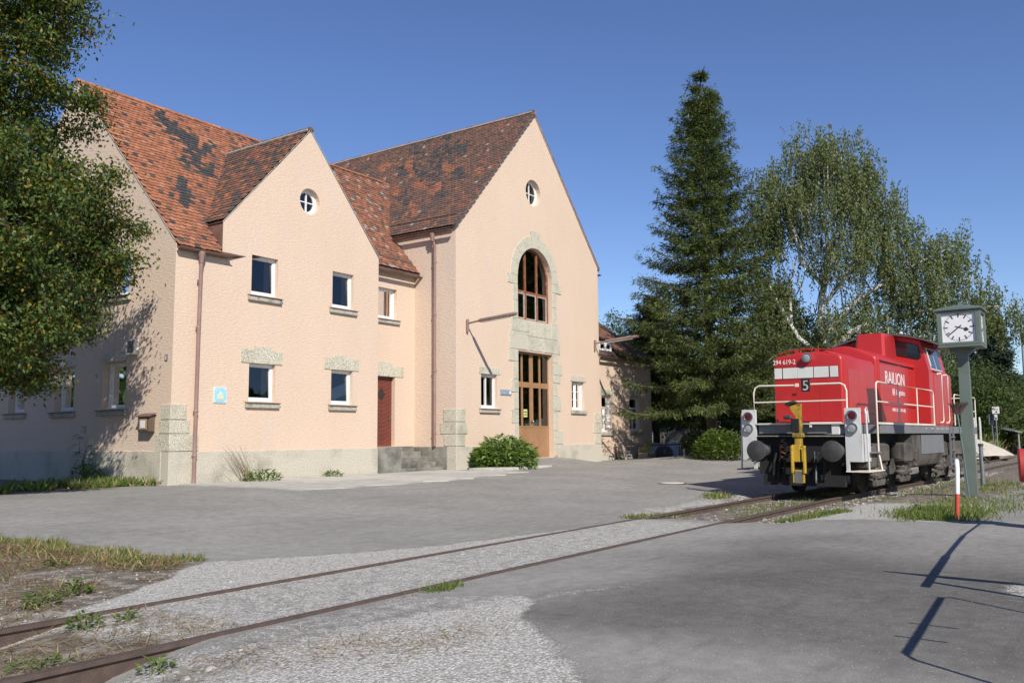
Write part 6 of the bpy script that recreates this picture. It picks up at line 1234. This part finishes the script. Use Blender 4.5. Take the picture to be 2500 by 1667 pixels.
# ------------------------------------------------------------------ small plants
def weed(label, x, y, r_, h_, n, leaf, name='weed_plant', cat='plant', mats=GW, probs=(.4, .35, .25), stems=8, z=None, upright=.6, kind=None):
    z = zf(x, y) if z is None else z; t = thing(name, label, cat, (x, y, z))
    a = rng.uniform(0, 6.28, n); q = np.sqrt(rng.random(n))*r_; hh = rng.random(n)**.8*h_*(1-.55*(q/r_)**2)
    P = np.stack([x+q*np.cos(a), y+q*np.sin(a), z+hh], 1); D = np.stack([np.cos(a)+rng.normal(0, .5, n), np.sin(a)+rng.normal(0, .5, n), rng.normal(upright*.5, .4, n)], 1); Nn = rdir(n)*.5+np.array([0, 0, 1])
    leaves('foliage', P, D, Nn, leaf*rng.uniform(.6, 1.3, n), leaf*rng.uniform(.35, .55, n), pick(n, probs), mats, t)
    mb = MB()
    for k in range(stems): an = rng.uniform(0, 6.28); rr2 = rng.uniform(.2, .8)*r_; mb.tube([(x+rng.normal(0, .03), y+rng.normal(0, .03), z-.05), (x+rr2*.6*math.cos(an), y+rr2*.6*math.sin(an), z+h_*.5), (x+rr2*math.cos(an), y+rr2*math.sin(an), z+h_*rng.uniform(.6, .95))], [.012*(.5+h_), .008*(.5+h_), .004], 5)
    tag(mb.part('stems', M('weed_stem', (.10, .12, .04), .8, .2, 8) if 'weed_stem' not in mt_ else mt_['weed_stem'], t), kind='stuff'); return t
hyd = weed('dense round leafy green bush left of the bronze door', 26.75, 18.95, 1.15, 1.25, 2600, .24, 'leafy_bush', 'bush', [leaf_mat('bush_leaf_a', (.17, .26, .06)), leaf_mat('bush_leaf_b', (.23, .32, .09)), leaf_mat('bush_leaf_c', (.12, .20, .05))], (.4, .35, .25), 24, upright=.1)
weed('bright yellow-green shrub at the foot of the tall spruce', 37.2, 14.7, 1.15, 1.35, 3000, .19, 'garden_shrub', 'bush', [leaf_mat('shrub_leaf_a', (.13, .19, .04)), leaf_mat('shrub_leaf_b', (.18, .23, .05)), leaf_mat('shrub_leaf_c', (.07, .12, .03))], (.4, .3, .3), 20)
weed('darker shrub left of the yellow-green shrub under the spruce', 39.6, 16.4, 1.1, 1.5, 2200, .2, 'garden_shrub', 'bush', GD, (.35, .4, .25), 16)
for lab, x, y, r_, h_, n, lf in (
    ('broad leafed weed on the earth patch nearest the far rail', 4.55, 8.1, 0.12, 0.16, 81, 0.060), ('clump of green weed farther left on the earth patch', 4.1, 7.85, 0.14, 0.17, 108, 0.060),
    ('green weed growing between the rails in the left foreground', 3.85, 6.72, 0.13, 0.14, 99, 0.054), ('second smaller weed between the rails beside the first', 4.15, 6.62, 0.09, 0.10, 54, 0.048),
    ('small leafy weed in the middle of the earth patch', 5.3, 9.9, 0.11, 0.12, 63, 0.054), ('small weed by the tip of the dry grass', 6.0, 9.45, 0.11, 0.09, 54, 0.048), ('weed at the rail edge among the stones bottom left', 3.55, 5.32, 0.11, 0.10, 63, 0.048),
    ('sprawling weed inside the track at the left picture edge', 3.2, 6.1, 0.19, 0.07, 108, 0.042), ('small weed against the house plinth left of the stair', 18.8, 19.6, 0.28, 0.22, 99, 0.120), ('green weed at the foot of the dry stalks by the plinth', 16.0, 19.4, 0.50, 0.34, 216, 0.130), ('weed beside the locomotive wheel on the near rail', 30.2, 5.2, 0.35, 0.40, 108, 0.120)):
    weed(lab, x, y, r_, h_, n, lf, stems=5)
weed('rank nettles at the foot of the house end wall', 13.0, 22.9, .38, .55, 300, .12, stems=10)
ds = thing('dry_stalks', 'dead brown stalks leaning on the house plinth', 'plant', (15.6, 19.7, zf(15.6, 19.7))); mb = MB()
for k in range(26): a = rng.normal(0, .55); hh = rng.uniform(.4, 1.05); mb.tube([(15.75+rng.normal(0, .12), 19.6+rng.normal(0, .05), zf(15.7, 19.6)-.03), (15.75+a*.35-.25*hh, 19.68, zf(15.7, 19.6)+hh*.6), (15.75+a*.5-.5*hh, 19.75, zf(15.7, 19.6)+hh)], [.008, .006, .003], 4)
tag(mb.part('stalks', M('dry_stalk', (.26, .21, .13), .9, .3, 9), ds), kind='stuff')
# sapling with feathered leaves at the end wall
sa_ = thing('locust_sapling', 'young feather-leaved sapling against the house end wall', 'sapling', (13.15, 23.25, zf(13.15, 23.25))); mb = MB(); C, D, Nn = [], [], []; z = zf(13.15, 23.25)
for k in range(7):
    a = rng.uniform(-1, 1); tp = (13.1+rng.uniform(-.2, .15), 23.2+a*.45, z+rng.uniform(.7, 1.55)); st0 = (13.15, 23.3, z-.05); pt = bend(st0, tp, 5, 0, .1); mb.tube(pt, [.014, .011, .009, .007, .005, .003], 5)
    for q in range(4):
        b = np.array(pt[min(5, 2+q)]); d_ = rdir(1)[0]; d_[2] = abs(d_[2])*.2; d_ /= np.linalg.norm(d_); sdv = np.cross(d_, [0, 0, 1]); sdv /= np.linalg.norm(sdv)
        for e in range(9):
            for sgn in (-1, 1): C.append(b+d_*(.05+e*.035)+np.array([0, 0, -.003*e*e])); D.append(d_*.3+sdv*sgn); Nn.append([0, 0, 1])
leaves('foliage', np.array(C), np.array(D), np.array(Nn)+rng.normal(0, .3, (len(C), 3)), .075, .035, pick(len(C), [.4, .3, .3]), GW, sa_); mb.part('stem', mt_['weed_stem'], sa_)
# grass, straw, stones: beyond counting
def grass(name, label, P, hmin, hmax, wd, probs, lean=.5):
    n = len(P); D = np.stack([rng.normal(0, lean, n), rng.normal(0, lean, n), np.ones(n)], 1); o = leaves(name, P, D, rdir(n), rng.uniform(hmin, hmax, n), wd, pick(n, probs), GG[:4]+GW, None, 'stuff'); return tag(o, label, 'grass')
def scat(x, y): return np.stack([x, y, g(x, y)-.01], 1)
def edge_pts(n):
    t = rng.random(n); ys_ = 9.0+t*3.7; xs_ = np.interp(ys_, [8.2, 9.1, 10.5, 12.6, 13.0], [5.9, 6.55, 6.4, 6.0, 5.0])-np.abs(rng.normal(0, .28, n))-.05+.15*np.sin(ys_*5); return scat(xs_, ys_)
grass('verge_grass', 'green grass fringe along the edge of the left asphalt', edge_pts(2600), .03, .13, .010, [.22, .25, .2, .08, .1, .1, .05])
n = 15000; ys_ = rng.uniform(7.6, 12.4, n); xs_ = np.interp(ys_, [7.4, 8.2, 9.1, 10.5, 12.6], [4.4, 5.7, 6.3, 6.0, 5.7])-np.abs(rng.normal(0, 1.1, n)); m_ = fbm(xs_, ys_, 1.1, 3, 2) > .5; xs_, ys_ = xs_[m_], ys_[m_]; n = len(xs_); P = scat(xs_, ys_); P[:, 2] += .012; D = np.stack([rng.normal(0, 1, n), rng.normal(0, 1, n), rng.normal(.06, .2, n)], 1)
tag(leaves('dry_straw', P, D, rdir(n)*.2+np.array([0, 0, 1]), rng.uniform(.05, .26, n), rng.uniform(.004, .012, n), pick(n, [.02, .05, .25, .33, .35]), GG, None, 'stuff'), 'flattened dry straw on the left earth patch', 'straw')
n = 4500; xs_ = rng.uniform(1.5, 4.6, n)-rng.random(n)**2*.3; ys_ = 6.31+rng.uniform(-.68, .68, n); P = scat(xs_, ys_); P[:, 2] += .012; D = np.stack([rng.normal(0, 1, n), rng.normal(0, 1, n), rng.normal(.03, .14, n)], 1)
tag(leaves('dry_straw', P, D, rdir(n)*.2+np.array([0, 0, 1]), rng.uniform(.05, .22, n), rng.uniform(.003, .008, n), pick(n, [.04, .06, .25, .3, .35]), GG, None, 'stuff'), 'dry straw lying between the rails at bottom left', 'straw')
n = 1500; k = rng.integers(0, 3, n); xs_ = np.array([3.7, 4.4, 4.9])[k]+rng.normal(0, .35, n); ys_ = np.array([4.9, 4.5, 4.05])[k]+rng.normal(0, .16, n); P = scat(xs_, ys_); P[:, 2] += .012; D = np.stack([rng.normal(0, 1, n), rng.normal(0, 1, n), rng.normal(.03, .14, n)], 1)
tag(leaves('dry_straw', P, D, rdir(n)*.2+np.array([0, 0, 1]), rng.uniform(.04, .16, n), rng.uniform(.003, .007, n), pick(n, [.02, .04, .24, .35, .35]), GG, None, 'stuff'), 'bits of dead straw on the pale gravel at bottom left', 'straw')
xs_ = rng.normal(6.6, .15, 260); ys_ = rng.normal(5.40, .05, 260); grass('grass_tuft', 'single bright grass tuft beside the near rail in the middle', scat(xs_, ys_), .04, .11, .010, [.4, .2, .0, .0, .2, .2, 0])
n = 9000; xs_ = 15.6+rng.random(n)**1.3*16; ys_ = track_y(xs_)+np.where(rng.random(n) < .3, rng.uniform(-.65, .65, n), -rng.uniform(1.0, 3.4, n)); m_ = fbm(xs_, ys_, 1.3, 3) > .47; xs_, ys_ = xs_[m_], ys_[m_]; m_ = ~((ys_ < 4.9) & (xs_ < 19.5) & (ys_ > 3.2)); grass('track_grass', 'short green grass around the rails by the locomotive', scat(xs_[m_], ys_[m_]), .03, .13, .014, [.3, .2, .06, .04, .2, .15, .05])
n = 2600; xs_ = rng.uniform(15.4, 17.6, n); ys_ = np.interp(xs_, [15.4, 17.6], [5.0, 4.55])+rng.normal(0, .1, n); grass('roadside_grass', 'strip of grass between near rail and asphalt left of the stub', scat(xs_, ys_), .03, .11, .013, [.35, .2, .03, .02, .2, .15, .05])
n = 5200; xs_ = rng.normal(17.0, .75, n); ys_ = rng.normal(2.75, .33, n); m_ = xs_ > 15.9; grass('clock_grass', 'lush green grass around the red and white hoop', scat(xs_[m_], ys_[m_]), .05, .2, .015, [.35, .15, .03, .02, .2, .2, .05])
n = 5000; xs_ = rng.uniform(18.0, 30, n); ys_ = rng.uniform(.6, 3.2, n); m_ = fbm(xs_, ys_, 1.1, 3, 1) > .46; grass('yard_grass', 'patchy grass right of the clock post', scat(xs_[m_], ys_[m_]), .04, .14, .016, [.3, .2, .08, .04, .2, .13, .05])
n = 6500; xs_ = rng.uniform(6.5, 13.3, n); ys_ = 20.1+rng.random(n)**1.4*2.6; m_ = fbm(xs_, ys_, 1.3, 3, 1) > .44; xs_, ys_ = xs_[m_], ys_[m_]; grass('wall_weeds', 'weeds and tall grass below the left tree', scat(xs_, ys_), .05, .34, .045, [.2, .15, .1, .05, .2, .2, .1], .6)
n = 900; xs_ = rng.uniform(14.0, 15.8, n); ys_ = rng.normal(7.25, .12, n); grass('rail_grass', 'thin grass on the outer side of the far rail', scat(xs_, ys_), .04, .14, .013, [.3, .2, .1, .05, .2, .1, .05])
n = 500; xs_ = rng.normal(20.2, .3, n); ys_ = rng.normal(8.1, .12, n); grass('grass_tuft', 'grass tuft in the asphalt just left of the locomotive', scat(xs_, ys_), .06, .2, .016, [.3, .3, .1, .05, .15, .1, 0])
n = 7000; xs_ = rng.uniform(56, 90, n); ys_ = rng.uniform(6.5, 16, n); grass('bank_grass', 'rough grass bank behind the locomotive at the right', scat(xs_, ys_), .3, .9, .12, [.2, .2, .1, .05, .2, .15, .1])
# ballast and loose stones
def stonefield(name, label, P, smin, smax, mats):
    bm = bmesh.new(); bmesh.ops.create_icosphere(bm, subdivisions=1, radius=1); BV = np.array([v.co[:] for v in bm.verts]); BF = np.array([[v.index for v in f.verts] for f in bm.faces]); bm.free()
    n = len(P); nv = len(BV); S_ = (smin+(smax-smin)*rng.random(n)**1.8)[:, None, None]; A = rng.normal(1, .22, (n, 1, 3)); A[:, :, 2] *= .75
    V = BV[None]*(1+rng.normal(0, .14, (n, nv, 1)))*A*S_; th = rng.uniform(0, 6.28, n); c_, s_ = np.cos(th)[:, None], np.sin(th)[:, None]; V = np.stack([V[..., 0]*c_-V[..., 1]*s_, V[..., 0]*s_+V[..., 1]*c_, V[..., 2]], -1)+P[:, None, :]
    Fc = (BF[None]+np.arange(n)[:, None, None]*nv).reshape(-1, 3); me = bpy.data.meshes.new(name); me.vertices.add(n*nv); me.vertices.foreach_set('co', V.astype('f4').ravel()); me.loops.add(Fc.size); me.loops.foreach_set('vertex_index', Fc.astype('i4').ravel()); me.polygons.add(len(Fc)); me.polygons.foreach_set('loop_start', np.arange(0, Fc.size, 3, dtype='i4')); me.polygons.foreach_set('loop_total', np.full(len(Fc), 3, 'i4'))
    for m2 in mats: me.materials.append(m2)
    me.polygons.foreach_set('material_index', np.repeat(rng.integers(0, len(mats), n), len(BF)).astype('i4')); me.update(calc_edges=True); return tag(link(name, me), label, 'stones', kind='stuff')
SM = [M('ballast_a', (.30, .295, .28), .95, .3, 20, .3, 60), M('ballast_b', (.42, .405, .37), .95, .25, 20, .3, 60), M('ballast_c', (.25, .24, .23), .95, .3, 20, .3, 60), M('ballast_d', (.30, .24, .19), .95, .3, 20, .3, 60)]
n = 190; xs_ = rng.uniform(1.8, 4.05, n); ys_ = 5.44-rng.random(n)**1.6*.5; stonefield('ballast_stones', 'grey ballast stones along the exposed rail at bottom left', scat(xs_, ys_), .012, .042, SM)
n = 2600; xs_ = rng.uniform(15.2, 40, n); ys_ = track_y(xs_)+np.where(rng.random(n) < .25, rng.uniform(-.65, .65, n), np.where(rng.random(n) < .75, -rng.uniform(.82, 1.6, n), rng.uniform(.82, 1.5, n))); stonefield('ballast_stones', 'grey ballast stones along the rails by the locomotive', scat(xs_, ys_), .015, .05, SM)
n = 5000; xs_ = rng.uniform(2.2, 6.4, n); ys_ = rng.uniform(7.15, 9.6, n); m_ = rng.random(n) < .7; stonefield('pebbles', 'loose pebbles on the earth and gravel patch', scat(xs_[m_], ys_[m_]), .006, .022, SM[:2]+SM[:1])
n = 15000; xs_ = rng.uniform(3.6, 6.7, n); ys_ = rng.uniform(2.4, 4.9, n); bxx = np.interp(ys_, [1.2, 2.2, 3.0, 3.55, 4.0, 4.25, 4.6, 5.5], [3.2, 3.9, 4.75, 5.35, 5.9, 6.45, 6.6, 6.3]); m_ = xs_ < bxx+rng.normal(0, .18, n); stonefield('pebbles', 'white gravel strewn over the foreground by the near rail', scat(xs_[m_], ys_[m_]), .004, .012, SM[:2]+SM[1:2]+[SLAB])
n = 12000; xs_ = rng.uniform(4.5, 15, n); ys_ = rng.uniform(.8, 5.4, n); stonefield('grit', 'scattered white grit on the foreground asphalt', scat(xs_, ys_), .002, .007, [SLAB, SM[1]])
n = 700; xs_ = rng.normal(9.3, .8, n); ys_ = rng.normal(.75, .28, n); stonefield('grit', 'patch of white grit at the right edge of the asphalt', scat(xs_, ys_), .004, .010, SM[:2])
n = 1600; xs_ = rng.uniform(15.5, 20, n); ys_ = rng.uniform(2.7, 4.6, n); stonefield('pebbles', 'white gravel between the clock post and the asphalt', scat(xs_, ys_), .006, .016, SM[:2])
